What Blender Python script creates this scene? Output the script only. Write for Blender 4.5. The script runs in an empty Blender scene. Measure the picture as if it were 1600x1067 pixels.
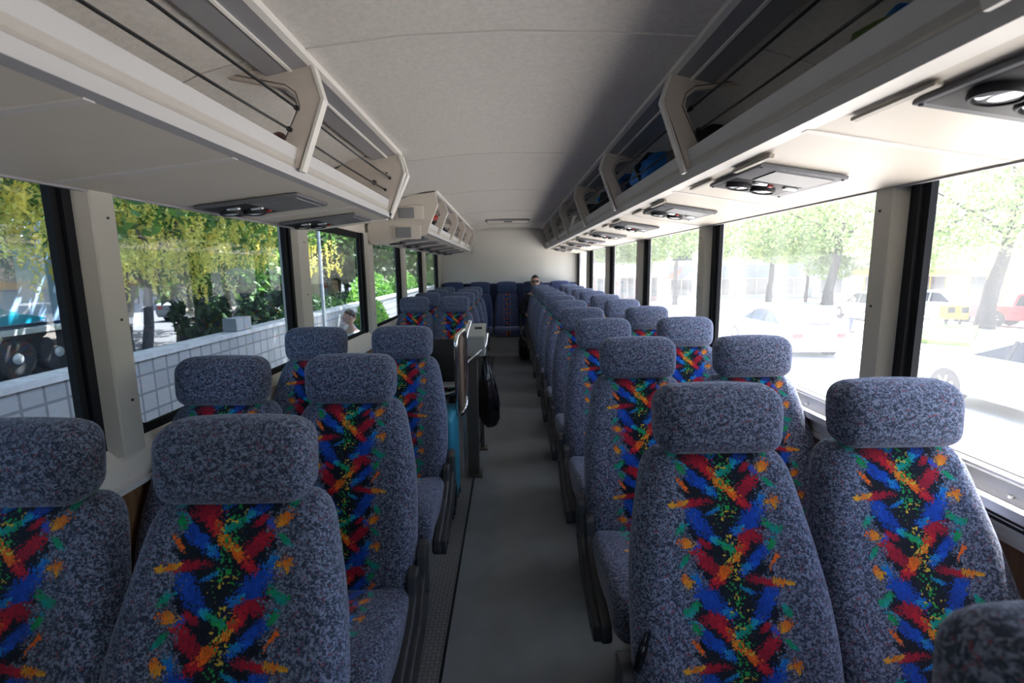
import bpy, bmesh, math, random
import numpy as np
from mathutils import Vector, Matrix, Euler

random.seed(7)
rng = np.random.default_rng(11)
SC = bpy.context.scene
COL = SC.collection
PI = math.pi

# ------------------------------------------------------------------ camera
EYE = Vector((0.0, 0.0, 1.44))
FPX = 760.0
YAW, PITCH, ROLL = 0.0045, math.atan(0.1521), 0.014
fw = Vector((math.sin(YAW) * math.cos(PITCH), math.cos(YAW) * math.cos(PITCH), -math.sin(PITCH)))
rt0 = Vector((math.cos(YAW), -math.sin(YAW), 0))
up0 = rt0.cross(fw)
rt = math.cos(ROLL) * rt0 - math.sin(ROLL) * up0
up = math.sin(ROLL) * rt0 + math.cos(ROLL) * up0
cam_data = bpy.data.cameras.new('camera')
cam = bpy.data.objects.new('camera', cam_data)
COL.objects.link(cam)
cam.matrix_world = Matrix(((rt.x, up.x, -fw.x, EYE.x), (rt.y, up.y, -fw.y, EYE.y),
                           (rt.z, up.z, -fw.z, EYE.z), (0, 0, 0, 1)))
cam_data.sensor_width = 36.0
cam_data.lens = FPX / 1600 * 36.0
cam_data.dof.use_dof = True
cam_data.dof.focus_distance = 1.8
cam_data.dof.aperture_fstop = 4.0
cam_data.clip_start = 0.02
cam_data.clip_end = 500
SC.camera = cam

# ------------------------------------------------------------------ world, sun, exposure
SUN_DIR = Vector((0.24, 0.42, 0.88)).normalized()      # towards the sun
world = bpy.data.worlds.new('sky')
SC.world = world
world.use_nodes = True
wn = world.node_tree
bg = wn.nodes['Background']
sky = wn.nodes.new('ShaderNodeTexSky')
sky.sky_type = 'NISHITA'
sky.sun_disc = False
sky.sun_elevation = math.asin(SUN_DIR.z)
sky.sun_rotation = math.atan2(SUN_DIR.x, SUN_DIR.y)
sky.air_density = 1.0
sky.dust_density = 2.5
wn.links.new(sky.outputs[0], bg.inputs[0])
bg.inputs[1].default_value = 0.16
sun_data = bpy.data.lights.new('sun', 'SUN')
sun_data.energy = 7.0
sun_data.angle = math.radians(0.6)
sun_data.color = (1.0, 0.95, 0.88)
sun = bpy.data.objects.new('sun', sun_data)
COL.objects.link(sun)
sun.rotation_euler = SUN_DIR.to_track_quat('Z', 'Y').to_euler()
vs = SC.view_settings
SC.display_settings.display_device = 'sRGB'
vs.view_transform = 'Standard'
vs.look = 'None'
vs.exposure = 2.6
vs.gamma = 1.0
vs.use_curve_mapping = False
SC.cycles.use_denoising = True
SC.cycles.max_bounces = 10
SC.cycles.diffuse_bounces = 6
SC.cycles.transparent_max_bounces = 24
SC.cycles.sample_clamp_indirect = 6.0
SC.cycles.caustics_reflective = False
SC.cycles.caustics_refractive = False


# ------------------------------------------------------------------ helpers
class MB:
    """collects geometry for one mesh object"""
    def __init__(self):
        self.v, self.f, self.m, self.uv = [], [], [], {}
        self.cur = 0

    def add(self, verts, faces, uvs=None):
        b = len(self.v)
        self.v += [tuple(p) for p in verts]
        for i, f in enumerate(faces):
            if uvs is not None:
                self.uv[len(self.f)] = [uvs[k] for k in f]
            self.f.append([b + k for k in f])
            self.m.append(self.cur)
        return self

    def box(self, x0, x1, y0, y1, z0, z1):
        v = [(x, y, z) for x in (x0, x1) for y in (y0, y1) for z in (z0, z1)]
        return self.add(v, [(0, 1, 3, 2), (4, 6, 7, 5), (0, 4, 5, 1), (2, 3, 7, 6), (0, 2, 6, 4), (1, 5, 7, 3)])

    def bm(self, bm, mat=None):
        bm.verts.ensure_lookup_table()
        for i, vv in enumerate(bm.verts):
            vv.index = i
        self.add([(mat @ q.co if mat else q.co) for q in bm.verts], [[q.index for q in f.verts] for f in bm.faces])
        bm.free()
        return self

    def rbox(self, c, size, r, seg=3, rot=None):
        b = bmesh.new()
        bmesh.ops.create_cube(b, size=1)
        for q in b.verts:
            q.co = Vector((q.co.x * size[0], q.co.y * size[1], q.co.z * size[2]))
        bmesh.ops.bevel(b, geom=b.edges[:], offset=r, segments=seg, profile=0.5, affect='EDGES')
        M = Matrix.Translation(Vector(c))
        if rot:
            M = M @ Euler(rot).to_matrix().to_4x4()
        return self.bm(b, M)

    def prism(self, pts, axis, a0, a1):
        """polygon pts extruded along axis; pts are the other two coordinates in xyz order"""
        n = len(pts)
        def P(p, a):
            return {'x': (a, p[0], p[1]), 'y': (p[0], a, p[1]), 'z': (p[0], p[1], a)}[axis]
        v = [P(p, a0) for p in pts] + [P(p, a1) for p in pts]
        f = [(i, (i + 1) % n, (i + 1) % n + n, i + n) for i in range(n)]
        f += [tuple(range(n))[::-1], tuple(range(n, 2 * n))]
        return self.add(v, f)

    def ribbon(self, line, th, axis, a0, a1):
        """open 2D line given thickness th and extruded along axis"""
        L = [Vector(p) for p in line]
        off = []
        for i in range(len(L)):
            d = (L[min(i + 1, len(L) - 1)] - L[max(i - 1, 0)]).normalized()
            off.append(L[i] + Vector((-d.y, d.x)) * th)
        return self.prism([tuple(p) for p in L] + [tuple(p) for p in off[::-1]], axis, a0, a1)

    def tube(self, path, r, n=8, closed=False, cap=True):
        P = [Vector(p) for p in path]
        m = len(P)
        rings = []
        ref = None
        for i in range(m):
            if closed:
                d = P[(i + 1) % m] - P[i - 1]
            else:
                d = P[min(i + 1, m - 1)] - P[max(i - 1, 0)]
            d.normalize()
            if ref is None:
                ref = Vector((0, 0, 1)) if abs(d.z) < 0.9 else Vector((1, 0, 0))
            a = (ref - d * ref.dot(d)).normalized()
            ref = a
            b = d.cross(a)
            rr = r[i] if isinstance(r, (list, tuple)) else r
            rings.append([P[i] + (a * math.cos(t) + b * math.sin(t)) * rr for t in [2 * PI * k / n for k in range(n)]])
        v = [q for R_ in rings for q in R_]
        f = []
        for i in range(m if closed else m - 1):
            j = (i + 1) % m
            for k in range(n):
                f.append((i * n + k, i * n + (k + 1) % n, j * n + (k + 1) % n, j * n + k))
        if cap and not closed:
            f.append(tuple(range(n))[::-1])
            f.append(tuple(range((m - 1) * n, m * n)))
        return self.add(v, f)

    def cyl(self, c, r, h, axis='z', n=20, r2=None):
        c = Vector(c)
        d = {'x': Vector((1, 0, 0)), 'y': Vector((0, 1, 0)), 'z': Vector((0, 0, 1))}[axis]
        return self.tube([c - d * h / 2, c + d * h / 2], [r, r if r2 is None else r2], n)

    def lathe(self, prof, c, axis='z', n=24):
        c = Vector(c)
        v, f = [], []
        for rr, h in prof:
            for k in range(n):
                t = 2 * PI * k / n
                p = (math.cos(t) * rr, math.sin(t) * rr, h)
                if axis == 'x':
                    p = (p[2], p[0], p[1])
                elif axis == 'y':
                    p = (p[0], p[2], p[1])
                v.append(c + Vector(p))
        for i in range(len(prof) - 1):
            for k in range(n):
                f.append((i * n + k, i * n + (k + 1) % n, (i + 1) * n + (k + 1) % n, (i + 1) * n + k))
        f.append(tuple(range(n))[::-1])
        f.append(tuple(range((len(prof) - 1) * n, len(prof) * n)))
        return self.add(v, f)

    def build(self, name, mats, parent=None, smooth=None):
        me = bpy.data.meshes.new(name)
        me.from_pydata([tuple(p) for p in self.v], [], self.f)
        if not isinstance(mats, (list, tuple)):
            mats = [mats]
        for q in mats:
            me.materials.append(q)
        if len(mats) > 1:
            me.polygons.foreach_set('material_index', self.m)
        if self.uv:
            lay = me.uv_layers.new(name='UVMap')
            for p in me.polygons:
                u = self.uv.get(p.index)
                if u:
                    for li, c in zip(p.loop_indices, u):
                        lay.data[li].uv = c
        b = bmesh.new()
        b.from_mesh(me)
        bmesh.ops.recalc_face_normals(b, faces=b.faces[:])
        b.to_mesh(me)
        b.free()
        if smooth is not None:
            me.polygons.foreach_set('use_smooth', [True] * len(me.polygons))
            if smooth < 180:
                me.set_sharp_from_angle(angle=math.radians(smooth))
        o = bpy.data.objects.new(name, me)
        COL.objects.link(o)
        if parent:
            o.parent = parent
        return o


def tag(o, label=None, cat=None, group=None, kind=None):
    if label:
        o['label'] = label
    if cat:
        o['category'] = cat
    if group:
        o['group'] = group
    if kind:
        o['kind'] = kind
    return o


def thing(name, label, cat, loc=(0, 0, 0), rz=0.0, group=None):
    o = bpy.data.objects.new(name, None)
    o.empty_display_size = 0.1
    COL.objects.link(o)
    o.location = loc
    o.rotation_euler = (0, 0, rz)
    return tag(o, label, cat, group)


def copy_tree(o, parent=None):
    kids = [c for c in o.children]
    c = o.copy()
    COL.objects.link(c)
    c.parent = parent
    for k in kids:
        copy_tree(k, c)
    return c


# ------------------------------------------------------------------ materials
def lin(c):
    return tuple(((x / 255) / 12.92 if x / 255 <= 0.04045 else ((x / 255 + 0.055) / 1.055) ** 2.4) for x in c)


def nodes(m):
    return m.node_tree.nodes, m.node_tree.links


def mat(name, rgb, rough=0.5, metal=0.0, var=0.0, vscale=8.0, bump=0.0, bscale=200.0, spec=0.5, stretch=None, rgb2=None, coat=0.0):
    m = bpy.data.materials.new(name)
    m.use_nodes = True
    N, L = nodes(m)
    p = N['Principled BSDF']
    p.inputs['Base Color'].default_value = (*rgb, 1)
    p.inputs['Roughness'].default_value = rough
    p.inputs['Metallic'].default_value = metal
    p.inputs['Specular IOR Level'].default_value = spec
    p.inputs['Coat Weight'].default_value = coat
    tc = N.new('ShaderNodeTexCoord')
    mp = N.new('ShaderNodeMapping')
    L.new(tc.outputs['Object'], mp.inputs[0])
    if stretch:
        mp.inputs['Scale'].default_value = stretch
    if var > 0 or rgb2:
        nz = N.new('ShaderNodeTexNoise')
        nz.inputs['Scale'].default_value = vscale
        nz.inputs['Detail'].default_value = 5
        L.new(mp.outputs[0], nz.inputs[0])
        mx = N.new('ShaderNodeMix')
        mx.data_type = 'RGBA'
        a = rgb2 or tuple(min(1, c * (1 + var)) for c in rgb)
        b = rgb if rgb2 else tuple(c * (1 - var) for c in rgb)
        rp = N.new('ShaderNodeMapRange')
        rp.inputs[1].default_value = 0.3
        rp.inputs[2].default_value = 0.7
        L.new(nz.outputs[0], rp.inputs[0])
        L.new(rp.outputs[0], mx.inputs[0])
        mx.inputs[6].default_value = (*b, 1)
        mx.inputs[7].default_value = (*a, 1)
        L.new(mx.outputs[2], p.inputs['Base Color'])
    if bump > 0:
        nb = N.new('ShaderNodeTexNoise')
        nb.inputs['Scale'].default_value = bscale
        L.new(mp.outputs[0], nb.inputs[0])
        bn = N.new('ShaderNodeBump')
        bn.inputs['Strength'].default_value = bump
        bn.inputs['Distance'].default_value = 0.004
        L.new(nb.outputs[0], bn.inputs['Height'])
        L.new(bn.outputs[0], p.inputs['Normal'])
    return m


# ---- the seat cloth: a woven speckle, and brush strokes painted on a strip down the middle
IW, IH = 800, 538          # 0.50 m x 0.336 m, one repeat of the pattern
REP = 0.336


def fbm(w, h, cells, octaves=3):
    out = np.zeros((h, w))
    amp, tot = 1.0, 0.0
    for o in range(octaves):
        cx, cy = max(2, int(cells[0] * 2 ** o)), max(2, int(cells[1] * 2 ** o))
        g = rng.random((cy, cx))
        yy = np.arange(h) / h * cy
        xx = np.arange(w) / w * cx
        y0, x0 = yy.astype(int), xx.astype(int)
        ty, tx = (yy - y0)[:, None], (xx - x0)[None, :]
        ty, tx = ty * ty * (3 - 2 * ty), tx * tx * (3 - 2 * tx)
        y1, x1 = (y0 + 1) % cy, (x0 + 1) % cx
        q = (g[y0][:, x0] * (1 - tx) + g[y0][:, x1] * tx) * (1 - ty) + (g[y1][:, x0] * (1 - tx) + g[y1][:, x1] * tx) * ty
        out += amp * q
        tot += amp
        amp *= 0.55
    return out / tot


def paint_pattern():
    X, Y = np.meshgrid((np.arange(IW) + 0.5) / IW * 0.5 - 0.25, (np.arange(IH) + 0.5) / IH * REP)
    rgb = np.zeros((IH, IW, 3))
    grain = 0.5 * (fbm(IW, IH, (190, 128), 1) + np.roll(fbm(IW, IH, (170, 150), 1), 3, 1))
    grain = np.clip((grain - 0.5) * 1.5 + 0.5, 0, 1)
    fine = fbm(IW, IH, (110, 74), 2)
    mid = fbm(IW, IH, (36, 24), 3)
    big = fbm(IW, IH, (12, 8), 2)
    rgb[:] = np.array([22, 27, 36]) / 255
    band = 0.080 + 0.025 * (big - 0.5) * 2 - np.abs(X) + (mid - 0.5) * 0.05
    al = np.clip((np.clip(band * 40 + 0.5, 0, 1) - grain * 0.8) * 5, 0, 1)
    BL, DB, CY = (20, 84, 200), (18, 58, 150), (28, 150, 205)
    RD, DR, OR, YE = (190, 30, 50), (140, 24, 48), (236, 106, 28), (226, 160, 44)
    GR, TE, VI = (18, 146, 84), (20, 160, 170), (70, 90, 200)
    UX, UY = 0.000475, 0.000431
    S = [  # x, y, angle, half length, half width, colour, tip colour, dryness
        (-100, 750, 55, 130, 58, BL, DB, .35), (-125, 140, 45, 112, 34, DB, BL, .35), (-130, 360, 62, 118, 44, BL, DB, .35), (-80, 432, 50, 60, 24, DB, BL, .4),
        (-150, 485, -50, 36, 22, VI, BL, .4), (-165, 640, 62, 50, 24, CY, BL, .5), (-185, 70, 40, 34, 22, CY, TE, .5), (-57, 205, 62, 42, 24, CY, BL, .5), (-58, 455, 40, 40, 18, CY, TE, .5),
        (-40, 800, 20, 36, 30, CY, BL, .7), (-45, 20, 40, 40, 26, CY, BL, .7),
        (-10, 485, 32, 54, 20, GR, TE, .55), (-213, 392, -55, 38, 20, GR, TE, .45), (-210, 550, -45, 48, 15, TE, GR, .4), (-196, 775, -42, 50, 22, TE, GR, .4), (-190, 85, 62, 36, 17, GR, GR, .45), (-215, 5, 20, 30, 16, GR, TE, .6),
        (-58, 305, -30, 46, 13, BL, TE, .4),
        (-104, 48, 12, 72, 40, DR, RD, .35), (-70, 92, 62, 50, 26, RD, RD, .35), (-135, 260, -12, 84, 24, RD, DR, .35), (-110, 470, 45, 38, 17, RD, DR, .4), (-112, 560, 50, 100, 36, RD, DR, .3), (-72, 645, -45, 54, 26, RD, RD, .35),
        (-42, 108, 70, 36, 22, OR, RD, .45), (-190, 165, 58, 50, 12, OR, OR, .35), (-206, 265, -10, 38, 19, OR, YE, .5), (-245, 270, -10, 26, 16, YE, YE, .9),
        (-195, 465, 30, 40, 28, OR, YE, .45), (-35, 602, -50, 50, 25, OR, OR, .45), (-215, 640, 60, 40, 26, OR, YE, 1.1), (-20, 150, 60, 34, 22, YE, OR, .9),
    ]
    rib = 0.86 + 0.14 * (np.sin(X / 0.0042 * 2 * PI) > -0.3)
    rows = fbm(IW, IH, (170, 14), 2)
    for side in (-1, 1):
        g = 1 if side < 0 else -1
        for (sx, sy, ang, hl, hw, c1, c2, dry) in S:
            a = math.radians(ang) * g
            dx = (X - sx * UX * g) / UX
            dy = ((Y - sy * UY - (REP / 2 if side > 0 else 0) + REP * 1.5) % REP - REP / 2) / UY
            u = (dx * math.cos(a) + dy * math.sin(a)) / hl
            v = (-dx * math.sin(a) + dy * math.cos(a)) / hw
            d = (np.abs(u) ** 2.4 + np.abs(v) ** 2.4) ** (1 / 2.4)
            n = (mid - 0.5) * 1.5 * dry + (rows - 0.5) * 0.8 * dry
            p = np.clip((1.30 - d + n) * 1.05, 0, 1)
            cov = np.clip((p - 0.02 - grain * 0.98) * 6 + 0.55, 0, 1) * (p > 0.02)
            t = np.clip((u * g + 1) / 2 + (mid - 0.5) * .8, 0, 1)[..., None]
            c = (np.array(c1) * (1 - t) + np.array(c2) * t) / 255
            c = c * rib[..., None]
            rgb = rgb * (1 - cov[..., None]) + c * cov[..., None]
            al = np.maximum(al, cov)
    # spatter along the axis
    dots = 0.5 * (fbm(IW, IH, (120, 80), 1) + fbm(IW, IH, (150, 104), 1))
    dots = (dots - 0.5) * 1.35 + 0.5
    hue = fbm(IW, IH, (40, 27), 1)
    ax = np.exp(-(X / 0.024) ** 2)
    w = np.clip((dots - (1.02 - 0.46 * ax)) * 12, 0, 1) * (big > 0.40)
    c = np.where((hue > 0.55)[..., None], np.array([205, 175, 60]) / 255, np.array([36, 150, 74]) / 255)
    rgb = rgb * (1 - w[..., None]) + c * w[..., None]
    rgb *= (0.84 + 0.3 * fine)[..., None]
    img = bpy.data.images.new('cloth_strokes', IW, IH, alpha=True)
    out = np.empty((IH, IW, 4), dtype=np.float32)
    out[..., :3] = np.clip(rgb, 0, 1)
    out[..., 3] = al
    img.pixels.foreach_set(out[::-1].ravel())
    img.alpha_mode = 'CHANNEL_PACKED'
    img.pack()
    return img


def cloth(name, pattern=None, dark=(47, 57, 74), light=(122, 132, 157), size=165.0, pscale=1.0):
    m = bpy.data.materials.new(name)
    m.use_nodes = True
    N, L = nodes(m)
    p = N['Principled BSDF']
    p.inputs['Roughness'].default_value = 0.95
    p.inputs['Specular IOR Level'].default_value = 0.15
    p.inputs['Sheen Weight'].default_value = 0.35
    p.inputs['Sheen Roughness'].default_value = 0.45
    p.inputs['Sheen Tint'].default_value = (0.75, 0.8, 1.0, 1)
    tc = N.new('ShaderNodeTexCoord')
    n1 = N.new('ShaderNodeTexNoise')
    n1.inputs['Scale'].default_value = size
    n1.inputs['Detail'].default_value = 1.5
    n1.inputs['Distortion'].default_value = 1.2
    L.new(tc.outputs['Object'], n1.inputs[0])
    r1 = N.new('ShaderNodeMapRange')
    r1.inputs[1].default_value = 0.45
    r1.inputs[2].default_value = 0.60
    L.new(n1.outputs[0], r1.inputs[0])
    mx = N.new('ShaderNodeMix')
    mx.data_type = 'RGBA'
    L.new(r1.outputs[0], mx.inputs[0])
    mx.inputs[6].default_value = (*lin(dark), 1)
    mx.inputs[7].default_value = (*lin(light), 1)
    n2 = N.new('ShaderNodeTexNoise')
    n2.inputs['Scale'].default_value = size * 0.9
    n2.inputs['Detail'].default_value = 0
    mp = N.new('ShaderNodeMapping')
    mp.inputs['Location'].default_value = (3.3, 7.1, 1.9)
    L.new(tc.outputs['Object'], mp.inputs[0])
    L.new(mp.outputs[0], n2.inputs[0])
    r2 = N.new('ShaderNodeMapRange')
    r2.inputs[1].default_value = 0.70
    r2.inputs[2].default_value = 0.76
    r2.inputs[4].default_value = 0.75
    L.new(n2.outputs[0], r2.inputs[0])
    m2 = N.new('ShaderNodeMix')
    m2.data_type = 'RGBA'
    L.new(r2.outputs[0], m2.inputs[0])
    L.new(mx.outputs[2], m2.inputs[6])
    m2.inputs[7].default_value = (*lin((124, 66, 82)), 1)
    last = m2.outputs[2]
    if pattern:
        im = N.new('ShaderNodeTexImage')
        im.image = pattern
        pm = N.new('ShaderNodeMapping')
        pm.inputs['Location'].default_value = (-0.5, 0, 0)
        pm2 = N.new('ShaderNodeMapping')
        pm2.inputs['Scale'].default_value = (pscale, pscale, 1)
        pm2.inputs['Location'].default_value = (0.5, 0, 0)
        L.new(tc.outputs['UV'], pm.inputs[0])
        L.new(pm.outputs[0], pm2.inputs[0])
        L.new(pm2.outputs[0], im.inputs[0])
        im.extension = 'REPEAT'
        sx = N.new('ShaderNodeSeparateXYZ')
        L.new(pm2.outputs[0], sx.inputs[0])
        ins = N.new('ShaderNodeMath')
        ins.operation = 'COMPARE'
        ins.inputs[1].default_value = 0.5
        ins.inputs[2].default_value = 0.5
        L.new(sx.outputs[0], ins.inputs[0])
        am = N.new('ShaderNodeMath')
        am.operation = 'MULTIPLY'
        L.new(im.outputs['Alpha'], am.inputs[0])
        L.new(ins.outputs[0], am.inputs[1])
        m3 = N.new('ShaderNodeMix')
        m3.data_type = 'RGBA'
        L.new(am.outputs[0], m3.inputs[0])
        L.new(last, m3.inputs[6])
        L.new(im.outputs['Color'], m3.inputs[7])
        last = m3.outputs[2]
    L.new(last, p.inputs['Base Color'])
    nb = N.new('ShaderNodeTexNoise')
    nb.inputs['Scale'].default_value = 420
    L.new(tc.outputs['Object'], nb.inputs[0])
    bn = N.new('ShaderNodeBump')
    bn.inputs['Strength'].default_value = 0.35
    bn.inputs['Distance'].default_value = 0.003
    L.new(nb.outputs[0], bn.inputs['Height'])
    L.new(bn.outputs[0], p.inputs['Normal'])
    return m


def pane(name, tint=(1, 1, 1), refl=1.0, dust=0.0):
    """thin window glass: lets light straight through, mirrors by Fresnel, and carries a film of dust"""
    m = bpy.data.materials.new(name)
    m.use_nodes = True
    N, L = nodes(m)
    N.remove(N['Principled BSDF'])
    out = N['Material Output']
    tr = N.new('ShaderNodeBsdfTransparent')
    tr.inputs[0].default_value = (*tint, 1)
    gl = N.new('ShaderNodeBsdfGlossy')
    gl.inputs['Roughness'].default_value = 0.0
    ge = N.new('ShaderNodeNewGeometry')
    dt = N.new('ShaderNodeVectorMath')
    dt.operation = 'DOT_PRODUCT'
    L.new(ge.outputs['Incoming'], dt.inputs[0])
    L.new(ge.outputs['Normal'], dt.inputs[1])
    ops = [('ABSOLUTE', 0), ('SUBTRACT', 1), ('POWER', 5.0), ('MULTIPLY_ADD', 0)]
    src = dt.outputs['Value']
    for op, val in ops:
        mu = N.new('ShaderNodeMath')
        mu.operation = op
        mu.use_clamp = op != 'POWER'
        if op == 'SUBTRACT':
            mu.inputs[0].default_value = 1.0
            L.new(src, mu.inputs[1])
        else:
            L.new(src, mu.inputs[0])
            if op == 'POWER':
                mu.inputs[1].default_value = 5.0
            if op == 'MULTIPLY_ADD':
                mu.inputs[1].default_value = 0.92 * refl
                mu.inputs[2].default_value = 0.08 * refl
        src = mu.outputs[0]
    mx = N.new('ShaderNodeMixShader')
    L.new(mu.outputs[0], mx.inputs[0])
    L.new(tr.outputs[0], mx.inputs[1])
    L.new(gl.outputs[0], mx.inputs[2])
    last = mx.outputs[0]
    if dust > 0:
        tl = N.new('ShaderNodeBsdfTranslucent')
        tl.inputs[0].default_value = (0.86, 0.9, 0.95, 1)
        tc = N.new('ShaderNodeTexCoord')
        mp = N.new('ShaderNodeMapping')
        mp.inputs['Scale'].default_value = (1, 3.0, 0.7)
        L.new(tc.outputs['Object'], mp.inputs[0])
        nz = N.new('ShaderNodeTexNoise')
        nz.inputs['Scale'].default_value = 1.6
        nz.inputs['Detail'].default_value = 6
        L.new(mp.outputs[0], nz.inputs[0])
        rp = N.new('ShaderNodeMapRange')
        rp.inputs[1].default_value = 0.25
        rp.inputs[2].default_value = 0.75
        rp.inputs[3].default_value = dust * 0.5
        rp.inputs[4].default_value = dust * 1.5
        L.new(nz.outputs[0], rp.inputs[0])
        m2 = N.new('ShaderNodeMixShader')
        L.new(rp.outputs[0], m2.inputs[0])
        L.new(last, m2.inputs[1])
        L.new(tl.outputs[0], m2.inputs[2])
        last = m2.outputs[0]
    L.new(last, out.inputs[0])
    return m


def brick_mat(name, c1, c2, mortar, bw, bh, axes='YZ', offset=0.0, msize=0.012):
    m = bpy.data.materials.new(name)
    m.use_nodes = True
    N, L = nodes(m)
    p = N['Principled BSDF']
    p.inputs['Roughness'].default_value = 0.9
    tc = N.new('ShaderNodeTexCoord')
    sp = N.new('ShaderNodeSeparateXYZ')
    cb = N.new('ShaderNodeCombineXYZ')
    L.new(tc.outputs['Object'], sp.inputs[0])
    L.new(sp.outputs[axes[0]], cb.inputs[0])
    L.new(sp.outputs[axes[1]], cb.inputs[1])
    br = N.new('ShaderNodeTexBrick')
    br.offset = offset
    br.inputs['Color1'].default_value = (*c1, 1)
    br.inputs['Color2'].default_value = (*c2, 1)
    br.inputs['Mortar'].default_value = (*mortar, 1)
    br.inputs['Scale'].default_value = 1.0
    br.inputs['Mortar Size'].default_value = msize
    br.inputs['Brick Width'].default_value = bw
    br.inputs['Row Height'].default_value = bh
    L.new(cb.outputs[0], br.inputs[0])
    nz = N.new('ShaderNodeTexNoise')
    nz.inputs['Scale'].default_value = 9
    nz.inputs['Detail'].default_value = 6
    L.new(tc.outputs['Object'], nz.inputs[0])
    mx = N.new('ShaderNodeMix')
    mx.data_type = 'RGBA'
    mx.blend_type = 'MULTIPLY'
    mx.inputs[0].default_value = 0.5
    L.new(br.outputs[0], mx.inputs[6])
    L.new(nz.outputs[1], mx.inputs[7])
    L.new(br.outputs[0], p.inputs['Base Color'])
    bn = N.new('ShaderNodeBump')
    bn.inputs['Strength'].default_value = 0.3
    bn.inputs['Distance'].default_value = 0.01
    L.new(nz.outputs[0], bn.inputs['Height'])
    L.new(bn.outputs[0], p.inputs['Normal'])
    return m


def leaf_mat(name, a, b, trans=0.5):
    m = bpy.data.materials.new(name)
    m.use_nodes = True
    N, L = nodes(m)
    p = N['Principled BSDF']
    out = N['Material Output']
    p.inputs['Roughness'].default_value = 0.6
    tc = N.new('ShaderNodeTexCoord')
    nz = N.new('ShaderNodeTexNoise')
    nz.inputs['Scale'].default_value = 2.2
    nz.inputs['Detail'].default_value = 6
    L.new(tc.outputs['Object'], nz.inputs[0])
    rp = N.new('ShaderNodeMapRange')
    rp.inputs[1].default_value = 0.38
    rp.inputs[2].default_value = 0.62
    L.new(nz.outputs[0], rp.inputs[0])
    mx = N.new('ShaderNodeMix')
    mx.data_type = 'RGBA'
    L.new(rp.outputs[0], mx.inputs[0])
    mx.inputs[6].default_value = (*a, 1)
    mx.inputs[7].default_value = (*b, 1)
    L.new(mx.outputs[2], p.inputs['Base Color'])
    tl = N.new('ShaderNodeBsdfTranslucent')
    L.new(mx.outputs[2], tl.inputs[0])
    ms = N.new('ShaderNodeMixShader')
    ms.inputs[0].default_value = trans
    L.new(p.outputs[0], ms.inputs[1])
    L.new(tl.outputs[0], ms.inputs[2])
    L.new(ms.outputs[0], out.inputs[0])
    return m


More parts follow.
